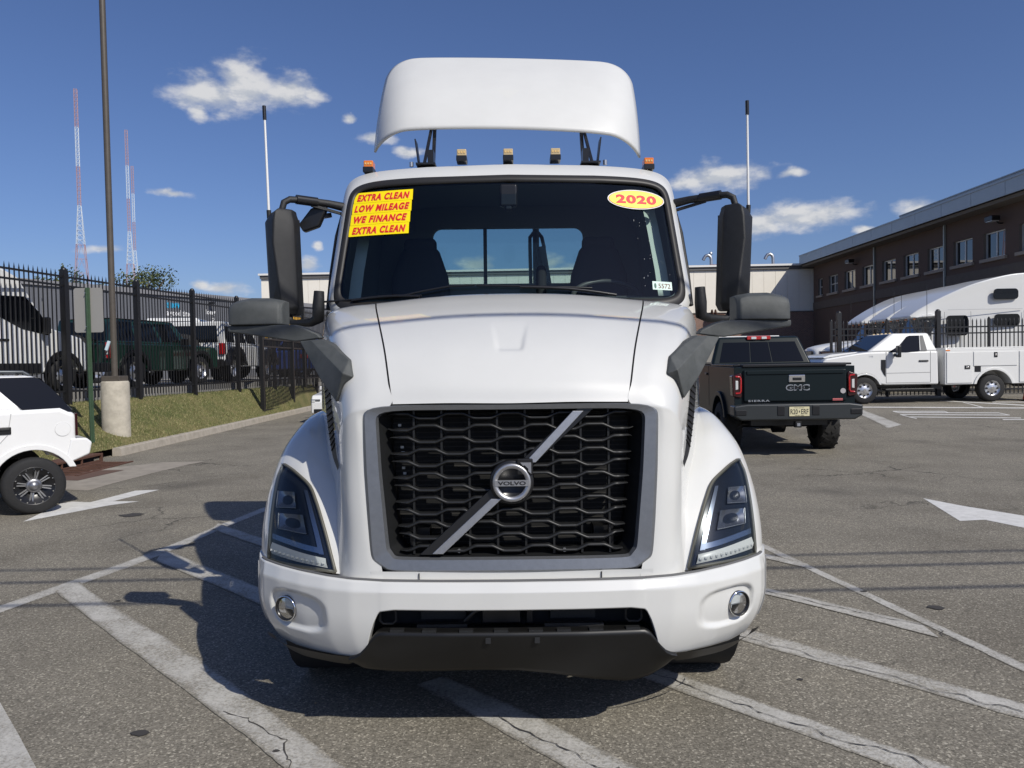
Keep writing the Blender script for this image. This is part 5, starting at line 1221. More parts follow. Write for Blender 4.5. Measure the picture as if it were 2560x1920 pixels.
MB().box((.0, -.16, .555), (.10, .12, .10)).build('hitch_receiver', BLACKS, g, .008); box('hitch_hole', (.0, -.224, .555), (.05, .012, .05), STEEL, g)
box('chassis', (0, 2.8, .58), (1.3, 5.0, .16), BLACKS, g); MB().cyl((-.7, AX, .46), (.7, AX, .46), .06, n=12).lathe([(-.16, .02), (-.1, .16), (.1, .16), (.16, .02)], (0.05, AX, .46), (1, 0, 0), 16).build('rear_axle', BLACKS, g)
MUD = mat('mud_tyre', (.022, .021, .020), .85, noise=.4, nscale=18, bump=.8, bscale=16)
for s in (-1, 1):
    for y in (AX, 4.85):
        wt = wheel(g, (.86*s, y, .44), .44, .34, .26, s, MUD, mat('black_alloy', (.03, .03, .032), .35, metal=.6), holes=6, hub=BLACKS)
        tb = MB()
        for k in range(30):
            an = 2*math.pi*k/30
            for q in (-1, 1): c_ = Vector((.86*s+q*(.11 if k % 2 else .06), y+math.cos(an)*.437, .44+math.sin(an)*.437)); tb.box(c_, (.10, .055, .022), Matrix.Rotation(an-math.pi/2, 3, 'X') @ Matrix.Rotation(.5*q, 3, 'Z'))
        tb.build('tread_blocks', MUD, wt, kind='stuff')
        fp_ = arcz(y, .48, .60, .62, 14); fq = arcz(y, .48, .515, .62, 14)
        MB().prism(fp_+fq[::-1], .985*s, 1.045*s).build('fender_flare', PK_, g, .015)
    box('door_mirror', (1.10*s, 4.2, 1.62), (.2, .12, .24), BLACKS, g, .03); box('running_board', (.95*s, 3.0, .56), (.16, 2.0, .06), BLACKS, g, .01)
    for y in (2.15, 3.25, 4.3): box('door_seam', (1.001*s, y, 1.15), (.006, .012, .78), BLACKS, g)
    for y in (2.35, 3.4): box('door_handle', (1.012*s, y, 1.38), (.03, .2, .045), BLACKS, g, .01)
box('front_bumper', (0, 5.82, .8), (1.9, .14, .3), BLACKS, g, .03)

# ------------------------------------------------------------------ white service truck
f = thing('service_truck', 'white single cab utility truck with side lockers parked before the right hand fence', 'truck', (10.0, 22.75, gz(10.5, 22)), R(90))
fk = .98; f.scale = (fk,)*3
hw = .98
low = [(1.20, .55), (1.22, 1.22), (1.12, 1.33), (.2, 1.47), (-.10, 1.50), (-2.12, 1.50), (-2.14, .53), (-.62, .53)]+[(-.5, .55)]+arcz(0, .39, .475, .55)[::-1]+[(.60, .55)]
MB().prism(low, -hw, hw).build('body', WHITE2, f, .05, 3)
F = house(.97, .80, -2.12, -.08, -1.93, -.88, 1.49, 2.03)
house_build('cab', F, WHITE2, f, .06)
pane(F, 'front', .05, .95, .06, .95, GL_D, f, 'windshield')
for fc in ('left', 'right'):
    sh = [(.30, -.02), (.40, .36), (.445, .80), (.5, .86), (.745, .86), (.745, .02), (.56, -.04)] if fc == 'left' else [(.70, -.02), (.60, .36), (.555, .80), (.5, .86), (.255, .86), (.255, .02), (.44, -.04)]
    pane(F, fc, 0, 0, 0, 0, GL_D, f, 'side_window', .008, [(a, b_) for a, b_ in sh])
    bp = [(.76, .03), (.85, .03), (.835, .86), (.76, .86)] if fc == 'left' else [(.24, .03), (.15, .03), (.165, .86), (.24, .86)]
    pane(F, fc, 0, 0, 0, 0, mat('grey_pillar', (.11, .11, .11), .6), f, 'pillar_panel', .008, bp)
pane(F, 'back', .15, .85, .15, .85, GL_D, f, 'rear_window')
ho = MB().prism([(.2, 1.47), (1.10, 1.34), (1.14, 1.37), (.9, 1.45), (.1, 1.515)], -.80, .80).build('hood', WHITE2, f, .02)
for s in (-1, 1):
    X = hw*s
    ds_ = MB()
    for (a, b_) in (((-.62, .60), (-.62, 1.5)), ((-1.90, .60), (-1.90, 1.5)), ((-.62, .60), (-1.90, .60)), ((-.62, .88), (-1.90, .885))): ds_.bar((X+.002*s, *a), (X+.002*s, *b_), .006, .010)
    ds_.build('door_seam', mat('seam_grey', (.22, .22, .22), .7), f)
    box('door_handle', (X+.012*s, -1.70, 1.22), (.03, .27, .05), BLACKS, f, .012)
    MB().prism([(-.47, 1.27), (-.60, 1.27), (-.60, .78), (-.54, .86), (-.47, 1.0)], X-.005, X+.012*s).build('fender_vent', BLACKS, f)
    mi = MB().box((X+.20*s, -.88, 1.50), (.16, .10, .34)).box((X+.08*s, -.85, 1.40), (.14, .06, .10)).build('tow_mirror', BLACKS, f, .025)
    box('mirror_signal', (X+.21*s, -.835, 1.44), (.1, .012, .05), WHITEL, mi)
    box('side_step', (X-.06*s, -1.3, .40), (.14, 1.4, .05), BLACKS, f, .01)
    hlp = MB().prism([(1.20, 1.03), (.98, 1.06), (.92, 1.20), (1.19, 1.21)], X-.05*s, X+.004*s).build('headlight', BLACKS, f, .01)
    MB().prism([(1.12, 1.06), (1.0, 1.08), (.96, 1.17), (1.10, 1.18)], X-.02*s, X+.010*s).build('lamp_glass', WHITEL, hlp)
    wheel(f, (.84*s, 0, .39), .39, .25, .225, s, holes=0, dish=-.01)
    for y in (0, -3.70):
        dd = MB()
        for k in range(8): an = 2*math.pi*k/8; dd.cyl((s*(.84+.105), y+math.cos(an)*.155, .39+math.sin(an)*.155), (s*(.84+.118), y+math.cos(an)*.155, .39+math.sin(an)*.155), .028, n=8)
        dd.build('wheel_holes', BLACKS, f, kind='stuff')
    wheel(f, (.84*s, -3.70, .39), .39, .25, .225, s, holes=0, dish=-.01)
    lp_ = arcz(0, .39, .50, .55, 14); lq = arcz(0, .39, .455, .55, 14); MB().prism(lp_+lq[::-1], X-.01, X+.022*s).build('arch_lip', WHITE2, f, .008)
    # lockers
    hb_ = 1.02; Xb = hb_*s
    sb = [(-2.30, .52), (-2.30, 1.55), (-5.3, 1.55), (-5.3, .52), (-4.25, .52)]+arcz(-3.70, .39, .56, .52)[::-1][::-1][::-1]+[(-3.15, .52)]
    sb = [(-2.30, .52), (-2.30, 1.55), (-5.3, 1.55), (-5.3, .52), (-4.24, .52)]+list(reversed(arcz(-3.70, .39, .545, .52, 14)))+[(-3.16, .52)]
    lk_ = MB().prism(sb, Xb-.48*s, Xb).build('locker_body', WHITE2, f, .012)
    for (y0, y1, z0, z1) in ((-2.34, -3.08, .56, 1.45), (-3.12, -4.38, 1.045, 1.45), (-4.44, -5.25, .56, 1.45)):
        box('locker_door', (Xb+.010*s, (y0+y1)/2, (z0+z1)/2), (.022, abs(y1-y0), z1-z0), WHITE2, lk_, .006)
    for (y, z, w_) in ((-2.93, 1.01, .16), (-3.75, 1.36, .10)): box('locker_latch', (Xb+.026*s, y, z), (.016, w_, .11 if w_ > .12 else .15), BLACKS, lk_, .01); box('latch_paddle', (Xb+.036*s, y, z), (.01, w_*.6, .05), CHROME, lk_, .004)
    box('fuel_door', (Xb+.004*s, -3.24, .955), (.012, .18, .17), BLACKS, lk_, .02)
    ap = arcz(-3.70, .39, .60, .52, 14); aq = arcz(-3.70, .39, .53, .52, 14); MB().prism(ap+aq[::-1], Xb, Xb+.035*s).build('locker_arch', WHITE2, lk_, .01)
    box('amber_marker', (Xb+.004*s, -2.38, 1.505), (.012, .12, .03), AMBER, lk_); box('top_rail', (Xb-.24*s, -3.8, 1.57), (.46, 3.0, .03), WHITE2, lk_, .008)
box('bed_floor', (0, -3.8, .85), (1.1, 2.95, .1), WHITE2, f); box('bulkhead', (0, -2.33, 1.1), (1.1, .05, .6), WHITE2, f)
box('grille', (0, 1.21, 1.0), (1.5, .05, .36), BLACKS, f, .02); box('front_bumper', (0, 1.24, .64), (1.9, .14, .26), CHROME, f, .03)
box('chassis', (0, -2.0, .55), (.9, 6.2, .18), BLACKS, f); box('spare_frame', (0, -2.2, .50), (1.5, .3, .2), BLACKS, f)
for y in (-1.3, -1.5, -1.7, -.95, -.9): pass
for x in (-.5, -.25, 0, .25, .5): box('roof_marker', (x, -.95, 2.04), (.09, .07, .03), AMBERC, f, .01)
fit_lettering('badge', 'V8', .12, .05, lambda u_, v_, w_: (-hw-.003, -.18-u_, 1.37+v_), STEEL, f)

# ------------------------------------------------------------------ three white sleeper trucks
def sleeper(loc, label, sc=1.0):
    o = thing('sleeper_truck', label, 'truck', loc, R(90), 'white sleeper trucks parked in a row', sc)
    Z = lambda z: z-.42
    top = [(0, 3.05), (-.35, 3.30), (-1.12, 3.72), (-2.0, 4.10), (-2.9, 4.34), (-3.63, 4.45), (-4.6, 4.45)]
    prof = [(-.02, Z(2.98))]+[(y, Z(z)) for y, z in top]+[(-4.6, Z(1.05)), (-.75, Z(1.05)), (-.75, Z(1.9)), (-.42, Z(2.2)), (-.95, Z(2.98))]
    T_ = cr(top, np.linspace(0, 6, 22)); pr = [(y, Z(z)) for y, z in T_]+[(-4.6, Z(.95)), (-.95, Z(.95)), (-.95, Z(1.7)), (-.50, Z(2.1)), (-1.0, Z(2.96)), (-.05, Z(2.98))]
    cbn = MB().prism(pr, -1.2, 1.2)
    cbn.v = [(x*(.60+.40*min(1, max(0, -y)/2.3))*1.0, y, z) for x, y, z in cbn.v]
    cbn.build('cab', WHITE2, o, .11, 4)
    mk('windshield', [(-1.08, -.42, Z(2.18)), (1.08, -.42, Z(2.18)), (.98, -.86, Z(2.99)), (-.98, -.86, Z(2.99))], [(0, 1, 2, 3)], mat('sky_glass', (.05, .07, .09), .03, coat=1, spec=1), o)
    hd = []
    for (y, z, w_, zs) in ((2.05, 1.75, .55, 1.1), (1.9, 2.0, .72, 1.05), (1.2, 2.16, .85, 1.2), (.4, 2.26, 1.0, 1.4), (-.45, 2.30, 1.12, 1.5)):
        hd.append([(-w_*1.08, y-.12, Z(zs)), (-w_*1.02, y-.05, Z(z-.30)), (-w_*.8, y, Z(z-.08)), (0, y+.04, Z(z)), (w_*.8, y, Z(z-.08)), (w_*1.02, y-.05, Z(z-.30)), (w_*1.08, y-.12, Z(zs))])
    grid('hood', dense(np.array(hd), 24, 28), WHITE2, o)
    MB().prism([(-.58, Z(.95)), (.58, Z(.95)), (.62, Z(1.85)), (-.62, Z(1.85))], 2.02, 2.10, 'y').build('grille', BLACKS, o, .03); MB().bar((-.45, 2.11, Z(1.0)), (.45, 2.11, Z(1.8)), .05, .02).build('grille_bar', STEEL, o)
    box('bumper', (0, 2.05, Z(.78)), (2.3, .3, .36), WHITE2, o, .06)
    for s in (-1, 1):
        X = 1.2*s
        for (nm, y0, y1, z0, z1) in (('sleeper_window', -2.7, -3.55, 3.55, 3.92), ('sleeper_window', -2.72, -3.6, 2.64, 3.04), ('door_window', -1.05, -1.80, 2.32, 3.02)):
            rr = rrect(abs(y1-y0)/2, (z1-z0)/2, .12); MB().prism([((y0+y1)/2+a, Z((z0+z1)/2)+b_) for a, b_ in rr], X-.02*s, X+.012*s).build(nm, GL_D, o)
        box('side_crease', (X+.004*s, -2.4, Z(3.22)), (.01, 2.6, .02), mat('crease_grey', (.45, .45, .45), .6), o)
        for y in (-.98, -1.9, -3.75): box('door_seam', (X+.003*s, y, Z(2.2)), (.006, .012, 1.9), mat('seam_grey', (.22, .22, .22), .7), o)
        box('headlight', (.92*s, 1.85, Z(1.25)), (.3, .3, .3), WHITEL, o, .08); MB().box((1.42*s, -.25, Z(2.5)), (.18, .12, .7)).build('mirror', BLACKS, o, .04)
        wheel(o, (1.02*s, .95, .5), .5, .3, .29, s, holes=8); wheel(o, (1.0*s, -5.0, .5), .5, .3, .29, s, holes=8)
        fd = []
        for (y, z, w_) in ((1.9, .9, 1.16), (1.72, 1.25, 1.18), (1.4, 1.5, 1.2), (.95, 1.58, 1.2), (.45, 1.5, 1.2), (.1, 1.2, 1.2)): fd.append([(.75*s, y, Z(z+.12)), (.95*s, y, Z(z+.10)), (1.12*s, y, Z(z)), (w_*s, y, Z(z-.2))])
        grid('fender', dense(np.array(fd), 24, 10), WHITE2, o)
        MB().cyl((1.0*s, -1.4, .6), (1.0*s, -3.4, .6), .3, n=20).build('fuel_tank', CHROME, o)
        MB().cyl((1.15*s, -.4, Z(2.9)), (1.15*s, -.4, Z(4.1)), .008, n=6).build('antenna', BLACKS, o)
    for x in (-.6, 0, .6): box('sun_visor_lamp', (x, -.25, Z(2.95)), (.09, .06, .05), AMBER, o, .01)
    MB().prism([(-.2, Z(2.99)), (-.55, Z(3.12)), (-.95, Z(3.02))], -1.05, 1.05).build('sun_visor', WHITE2, o, .02)
    box('chassis', (0, -3.5, .85), (.9, 5, .25), BLACKS, o)
    return o
sleeper((14.1, 28.0, .42), 'nearest white sleeper truck, its whole side windows showing above the fence')
sleeper((15.2, 32.0, .42), 'middle one of the three white sleeper trucks behind the fence', 1.04)
sleeper((16.1, 36.2, .42), 'farthest white sleeper truck, its fairing tip leftmost of the three', 1.07)

# ------------------------------------------------------------------ white SUV at the left edge
hd_ = math.atan2(-.63, -.777)               # heading
u = thing('parked_suv', 'white two tone SUV with black wheels cut off by the left edge', 'suv', (-5.66, 9.12, 0), hd_-math.pi/2)
SW = .86; OFF = -SW        # wheel plane sits at the left side, which faces the camera
sv = bpy.data.objects.new('body_origin', None); bpy.data.objects.remove(sv)
u.location = Vector((-5.74, 9.14, 0))+Vector((math.cos(hd_-math.pi/2), math.sin(hd_-math.pi/2), 0))*(SW-.10)
BLW = mat('suv_white', (.78, .78, .77), .35, coat=.6, noise=.03, nscale=3)
low = [(-.46, .58), (-.46, .80), (-.47, 1.16), (-.30, 1.24), (2.6, 1.20), (3.4, 1.12), (3.55, .9), (3.55, .42)]+arcz(2.75, .36, .44, .42, 12)+[(2.2, .36), (.55, .36)]+[(.42*math.cos(g_), .34+.42*math.sin(g_)) for g_ in np.linspace(.095, math.pi-.608, 14)]
MB().prism(low, -SW, SW).build('body', BLW, u, .075, 5)
F = house(.84, .70, -.49, 2.35, -.10, 1.55, 1.16, 1.64)
house_build('greenhouse', F, BLW, u, .12)
for fc in ('left', 'right'):
    mir = (lambda q: [(1-a, b_) for a, b_ in q]) if fc == 'left' else (lambda q: q)
    def P2(y, z):          # side position by y, z into the frustum's face parameters (rear = 0, front = 1)
        v = (z-1.16)/.48; y0 = -.49+.39*v; y1 = 2.35-.8*v; return ((y-y0)/(y1-y0), v)
    for nm, poly in (('quarter_window', [(-.43, 1.195), (-.40, 1.185), (-.0, 1.168), (.04, 1.18), (.40, 1.575), (.415, 1.60), (.395, 1.612), (-.06, 1.612), (-.12, 1.585), (-.21, 1.50), (-.33, 1.35)]), ('rear_door_window', [(.27, 1.15), (1.02, 1.17), (1.02, 1.585), (.62, 1.585), (.36, 1.30)]), ('front_door_window', [(1.08, 1.22), (2.0, 1.22), (1.55, 1.585), (1.08, 1.585)])):
        pane(F, fc, 0, 0, 0, 0, GL_D, u, nm, .006, mir([P2(*q) for q in poly]))
pane(F, 'front', .06, .94, .06, .94, GL_D, u, 'windshield'); pane(F, 'back', .08, .92, .08, .92, GL_D, u, 'rear_window')
MB().prism([(-.36, .56), (-.60, .66), (-.63, .80), (-.57, .86), (-.40, .86), (-.34, .6)], -SW-.015, SW+.015).build('rear_bumper', BLW, u, .06, 4)
for s in (-1, 1):
    X = SW*s
    fp_ = arcz(0, .34, .485, .52, 16); fq = arcz(0, .34, .415, .52, 16); MB().prism(fp_+fq[::-1], X-.01, X+.030*s).build('fender_flare', BLW, u, .014)
    box('rocker', (X+.0*s, 1.4, .43), (.05, 1.75, .15), BLW, u, .02); box('side_moulding', (X+.01*s, 1.4, .66), (.03, 1.7, .05), BLW, u, .012)
    box('tail_light', (X-.075*s, -.468, 1.03), (.13, .03, .28), mat('dark_red_lens', (.030, .004, .005), .2, coat=.6), u, .01)
    MB().cyl((X-.002*s, -.32, .98), (X+.004*s, -.32, .98), .085, n=28).build('fuel_flap', mat('flap_line', (.55, .55, .54), .5), u); MB().cyl((X, -.32, .98), (X+.007*s, -.32, .98), .081, n=28).build('fuel_flap_door', BLW, u)
    hnd = box('door_handle', (X+.008*s, .27, 1.0), (.02, .13, .085), BLACKS, u, .012); box('handle_bar', (X+.02*s, .27, 1.015), (.02, .10, .025), BLACKP, hnd, .008)
    sm = MB()
    for (a, b_) in (((.20, 1.2), (.24, .95)), ((.24, .95), (.58, .55)), ((1.05, 1.2), (1.05, .45)), ((2.1, 1.2), (2.1, .45))): sm.bar((X+.001*s, *a), (X+.001*s, *b_), .005, .009)
    sm.build('door_seam', mat('seam_soft', (.42, .42, .42), .7), u)
    MB().tube([(.60*s, -.02, 1.64), (.60*s, .04, 1.68), (.60*s, .3, 1.685), (.60*s, 1.3, 1.685), (.60*s, 1.4, 1.64)], .018, 8).build('roof_rail', mat('roof_rail', (.10, .11, .12), .4, metal=.5), u)
    for y in (0, 2.75):
        c_ = Vector((.80*s, y, .335)); wt = MB().lathe([(-.13, .19), (-.13, .29), (-.11, .325), (.08, .335), (.115, .32), (.13, .29), (.13, .225)], c_, (s, 0, 0), 40).build('wheel', TYRE, u)
        MB().lathe([(.13, .225), (.118, .218), (.10, .17), (.05, .14), (.05, .001)], c_, (s, 0, 0), 40).build('rim', BLACKS, wt)
        MB().lathe([(.127, .226), (.132, .219), (.124, .212)], c_, (s, 0, 0), 40).build('rim_lip', mat('dark_lip', (.05, .05, .052), .35, metal=.5), wt)
        spk = MB(); bolts = MB()
        for k in range(8):
            an = 2*math.pi*k/8+.2
            for dq in (-.09, .09):
                d0 = Vector((0, math.cos(an+dq*1.5), math.sin(an+dq*1.5))); d1 = Vector((0, math.cos(an+dq), math.sin(an+dq))); spk.bar(c_+Vector((.075*s, 0, 0))+d0*.075, c_+Vector((.098*s, 0, 0))+d1*.185, .013, .014)
        for k in range(16):
            an = 2*math.pi*k/16; d0 = Vector((0, math.cos(an), math.sin(an))); bolts.cyl(c_+Vector((.118*s, 0, 0))+d0*.203, c_+Vector((.128*s, 0, 0))+d0*.203, .008, n=8)
        spk.build('spokes', mat('machined_spoke', (.42, .42, .42), .35, metal=.7), wt); bolts.build('rim_bolts', CHROME, wt, kind='stuff')
        MB().lathe([(.05, .085), (.085, .085), (.09, .07), (.10, .05), (.115, .045), (.12, .001)], c_, (s, 0, 0), 24).build('centre_cap', mat('cap_metal', (.30, .30, .31), .35, metal=.8), wt)
MB().box((0, .1, 1.66), (1.2, .03, .03)).box((0, 1.2, 1.66), (1.2, .03, .03)).build('roof_crossbar', BLACKS, u)

# ------------------------------------------------------------------ cars behind the fence, on the yard
YZ = 1.22
def simple_car(o, L_, W_, H_, belt, wb, r_, m, gh, rear_oh, hood_y, hood_z, sill=.38, bumper=BLACKS, dark_low=False):
    """boxy body with wheel arches; y = 0 at the rear axle"""
    low = [(-rear_oh, sill), (-rear_oh-.02, belt), (hood_y, belt), (L_-rear_oh-.12, hood_z), (L_-rear_oh, hood_z-.18), (L_-rear_oh, sill)]+arcz(wb, r_, r_+.09, sill, 12)+[(wb-r_-.3, sill-.06), (r_+.3, sill-.06)]+arcz(0, r_, r_+.09, sill, 12)
    MB().prism(low, -W_, W_).build('body', m, o, .05, 3)
    F = house(*gh); house_build('greenhouse', F, m, o, .05)
    for s in (-1, 1):
        for y in (0, wb): wheel(o, ((W_-.12)*s, y, r_), r_, .24, r_*.62, s, holes=5)
    return F
# white high-roof van
v = thing('cargo_van', 'white high roof cargo van behind the left end of the fence', 'van', (-10.99, 17.45, YZ), R(-12), None, 1.0)
low = [(-4.6, .45), (-4.6, 2.55), (-1.55, 2.60), (-1.15, 2.45), (-.35, 1.42), (.55, 1.22), (.82, 1.0), (.85, .45)]+arcz(0, .36, .46, .45, 12)+[(-.7, .38), (-3.1, .38)]+arcz(-3.55, .36, .46, .45, 12)
MB().prism(low, -.98, .98).build('body', WHITE2, v, .06, 3)
for s in (-1, 1):
    X = .98*s
    MB().prism([(-1.75, 2.02), (-1.72, 1.62), (-1.1, 1.36), (-.42, 1.25), (-.32, 1.32), (-.62, 1.72), (-1.0, 2.05)], X-.01, X+.008*s).build('door_window', SIDEG if False else GL_D, v)
    MB().prism([(.82, .45), (.82, .75), (-.2, .70), (-2.9, .70), (-2.9, .45)], X-.005, X+.012*s).build('lower_cladding', BLACKS, v) if False else None
    box('lower_cladding', (X+.006*s, -1.9, .53), (.02, 2.5, .22), BLACKS, v); box('door_handle', (X+.012*s, -1.55, 1.12), (.03, .22, .05), BLACKS, v, .01)
    fp_ = arcz(0, .36, .56, .42, 14); fq = arcz(0, .36, .455, .42, 14); MB().prism(fp_+fq[::-1], X, X+.02*s).build('arch_cladding', BLACKS, v)
    for y in (-.55, -1.85, -3.0): box('door_seam', (X+.003*s, y, 1.3), (.006, .012, 1.5), mat('seam_grey', (.22, .22, .22), .7), v)
    box('body_line', (X+.003*s, -2.9, 1.62), (.006, 2.0, .012), mat('seam_grey', (.22, .22, .22), .7), v)
    MB().box((X+.16*s, -.62, 1.45), (.16, .12, .36)).build('door_mirror', BLACKS, v, .03)
    for y in (0, -3.55): wheel(v, (.86*s, y, .36), .36, .24, .23, s, holes=8)
mk('windshield', [(-.88, -.34, 1.46), (.88, -.34, 1.46), (.80, -1.1, 2.42), (-.80, -1.1, 2.42)], [(0, 1, 2, 3)], GL_D, v)
box('front_bumper', (0, .86, .55), (1.9, .1, .3), BLACKS, v, .03)
# dark green off-roader
gq = thing('green_off_roader', 'dark green boxy off roader with a spare wheel on its back behind the fence', 'suv', (-10.78, 20.45, YZ), R(-13), None, .98)
GP = mat('dark_green_paint', (.008, .040, .026), .3, metal=.2, coat=1); GRF = mat('green_roof', (.012, .02, .022), .4, coat=.5)
F = simple_car(gq, 4.6, .93, 1.85, 1.18, 2.85, .42, GP, (.90, .80, -.80, 2.35, -.72, 1.75, 1.16, 1.82), .86, 2.35, 1.12, .48)
pane(F, 'back', .1, .9, .12, .88, GL_D, gq, 'rear_window'); pane(F, 'front', .05, .95, .05, .95, GL_D, gq, 'windshield')
for fc in ('left', 'right'):
    for a, b_ in ((.04, .28), (.32, .60), (.64, .90)): pane(F, fc, a if fc == 'right' else 1-b_, b_ if fc == 'right' else 1-a, .12, .88, GL_D, gq, 'side_window')
pane(F, 'top', .0, 1, 0, 1, GRF, gq, 'roof_panel', .01)
MB().lathe([(-.12, .20), (-.12, .36), (-.08, .42), (.08, .42), (.12, .36), (.12, .2), (.10, .001)], (-.05, -1.02, .98), (0, -1, 0), 32).build('spare_wheel', TYRE, gq)
for s in (-1, 1):
    tl = box('tail_light', (.84*s, -.885, .98), (.13, .05, .42), REDL, gq, .02); box('reverse_cell', (.84*s, -.915, .98), (.05, .02, .2), WHITEL, tl)
    for y in (0, 2.85): MB().prism(arcz(y, .42, .60, .45, 14)+arcz(y, .42, .505, .45, 14)[::-1], .93*s, .97*s).build('fender_flare', BLACKS, gq)
    box('door_mirror', (1.03*s, 1.95, 1.25), (.2, .12, .2), BLACKS, gq, .03)
box('rear_bumper', (0, -.93, .55), (1.8, .16, .24), BLACKS, gq, .03); box('front_bumper', (0, 3.78, .58), (1.8, .2, .26), BLACKS, gq, .03)
# white jeep-like off-roader
jw = thing('white_off_roader', 'white boxy off roader with black wheel arches and rear spare wheel behind the fence', 'suv', (-10.17, 25.4, YZ), R(0), None, 1.0); jw.scale = (1.25, 1.2, 1.08)
F = simple_car(jw, 4.2, .80, 1.85, 1.14, 2.95, .42, WHITE2, (.80, .72, -.62, 2.15, -.58, 1.75, 1.12, 1.82), .62, 2.2, 1.10, .52)
pane(F, 'back', .1, .9, .10, .82, GL_D, jw, 'rear_window'); pane(F, 'front', .06, .94, .06, .94, GL_D, jw, 'windshield')
for fc in ('left', 'right'):
    for a, b_ in ((.05, .28), (.32, .60), (.64, .92)): pane(F, fc, a if fc == 'right' else 1-b_, b_ if fc == 'right' else 1-a, .12, .80, GL_D, jw, 'side_window')
MB().lathe([(-.12, .20), (-.12, .38), (-.08, .43), (.08, .43), (.12, .38), (.12, .2), (.10, .001)], (-.22, -.78, 1.02), (0, -1, 0), 32).build('spare_wheel', TYRE, jw)
for s in (-1, 1):
    box('tail_light', (.74*s, -.66, 1.0), (.16, .06, .34), REDL, jw, .02)
    for y in (0, 2.95): MB().prism(arcz(y, .42, .66, .5, 14)+arcz(y, .42, .51, .5, 14)[::-1], .78*s, .95*s).build('fender_flare', BLACKS, jw)
box('rear_bumper', (0, -.74, .58), (1.6, .16, .22), BLACKS, jw, .03); box('front_bumper', (0, 3.7, .6), (1.6, .2, .2), BLACKS, jw, .03)
# white pickup beyond, blue hatchback, white sedan in the lane
def small_car(name, label, cat, loc, rz, m, sc=1, group=None):
    o = thing(name, label, cat, loc, rz, group, sc)
    F = simple_car(o, 4.5, .88, 1.45, .92, 2.7, .32, m, (.86, .62, -.55, 2.35, -.10, 1.35, .90, 1.43), .9, 2.3, .82, .28)
    for fc in ('left', 'right'):
        for a, b_ in ((.08, .46), (.50, .86)): pane(F, fc, a if fc == 'right' else 1-b_, b_ if fc == 'right' else 1-a, .12, .86, GL_D, o, 'side_window')
    pane(F, 'front', .06, .94, .06, .94, GL_D, o, 'windshield'); pane(F, 'back', .08, .92, .08, .92, GL_D, o, 'rear_window')
    for s in (-1, 1):
        hl_ = MB().prism([(3.30, .58), (3.58, .56), (3.60, .70), (3.30, .76)], .60*s, .885*s).build('headlight', mat('smoked_lamp', (.10, .105, .11), .1, coat=1), o, .02)
        box('lamp_cell', (.80*s, 3.60, .65), (.10, .02, .06), WHITEL, hl_, .01); box('tail_light', (.72*s, -.91, .72), (.3, .05, .16), REDL, o, .02); box('door_mirror', (.98*s, 1.75, .98), (.18, .1, .13), m, o, .03)
        box('bumper_intake', (.62*s, 3.605, .36), (.34, .02, .12), BLACKS, o, .02)
    box('front_grille', (0, 3.61, .52), (.8, .03, .2), BLACKS, o, .02)
    return o
small_car('white_sedan', 'white car nose peeking out behind the left front fender of the truck', 'car', (-5.05, 26.2, 0), R(180), WHITE2)
small_car('blue_car', 'dark blue car with a red tail light at the far end of the fence', 'car', (at(742, 33), 34.0, YZ), R(-20), mat('blue_paint', (.02, .05, .22), .3, coat=1), 1.25)
small_car('white_hatchback', 'white car behind the gate beyond the white off roader', 'car', (at(668, 35), 37.0, YZ), R(-20), WHITE2, 1.3)
# dark blue haulage truck far behind the van
bt = thing('blue_truck', 'dark blue conventional truck showing above the white van behind the fence', 'truck', (at(135, 36), 36, YZ), R(-75), None, 1.0)
NB_ = mat('navy_paint', (.010, .028, .085), .3, coat=1)
MB().prism([(-1.9, .9), (-1.9, 3.95), (-.6, 3.9), (.25, 3.3), (.6, 2.55), (.95, 2.35), (2.6, 2.1), (2.75, 1.6), (2.75, .8)], -1.15, 1.15).build('cab', NB_, bt, .06, 3)
for s in (-1, 1):
    MB().prism([(-.9, 2.45), (-.9, 3.1), (-.05, 3.1), (.35, 2.45)], 1.14*s, 1.16*s).build('side_window', GL_D, bt); wheel(bt, (1.0*s, 1.9, .5), .5, .3, .29, s)
    MB().cyl((1.0*s, -2.15, .9), (1.0*s, -2.15, 4.1), .09, n=12).build('exhaust_stack', CHROME, bt)
    for y in (-4.2, -5.5): wheel(bt, (.95*s, y, .5), .5, .5, .29, s)
MB().box((0, -4.4, .95), (.9, 5.2, .25)).build('chassis', BLACKS, bt); box('headache_rack', (0, -2.35, 2.6), (2.1, .1, 2.6), BLACKS, bt)
# white pickup roof further back and a red tarp-like hood
wp = thing('white_pickup', 'white pickup roof seen between the van and the grey sign behind the fence', 'pickup', (at(235, 28), 29, YZ), R(-80), None, 1.25)
F = simple_car(wp, 5.4, .95, 1.9, 1.2, 3.6, .4, WHITE2, (.92, .78, 1.2, 3.4, 1.35, 2.75, 1.18, 1.88), 1.1, 3.4, 1.15, .5)
for fc in ('left', 'right'): pane(F, fc, .1, .9, .12, .85, GL_D, wp, 'side_window')
pane(F, 'back', .1, .9, .12, .85, GL_D, wp, 'rear_window'); pane(F, 'front', .06, .94, .06, .94, GL_D, wp, 'windshield')
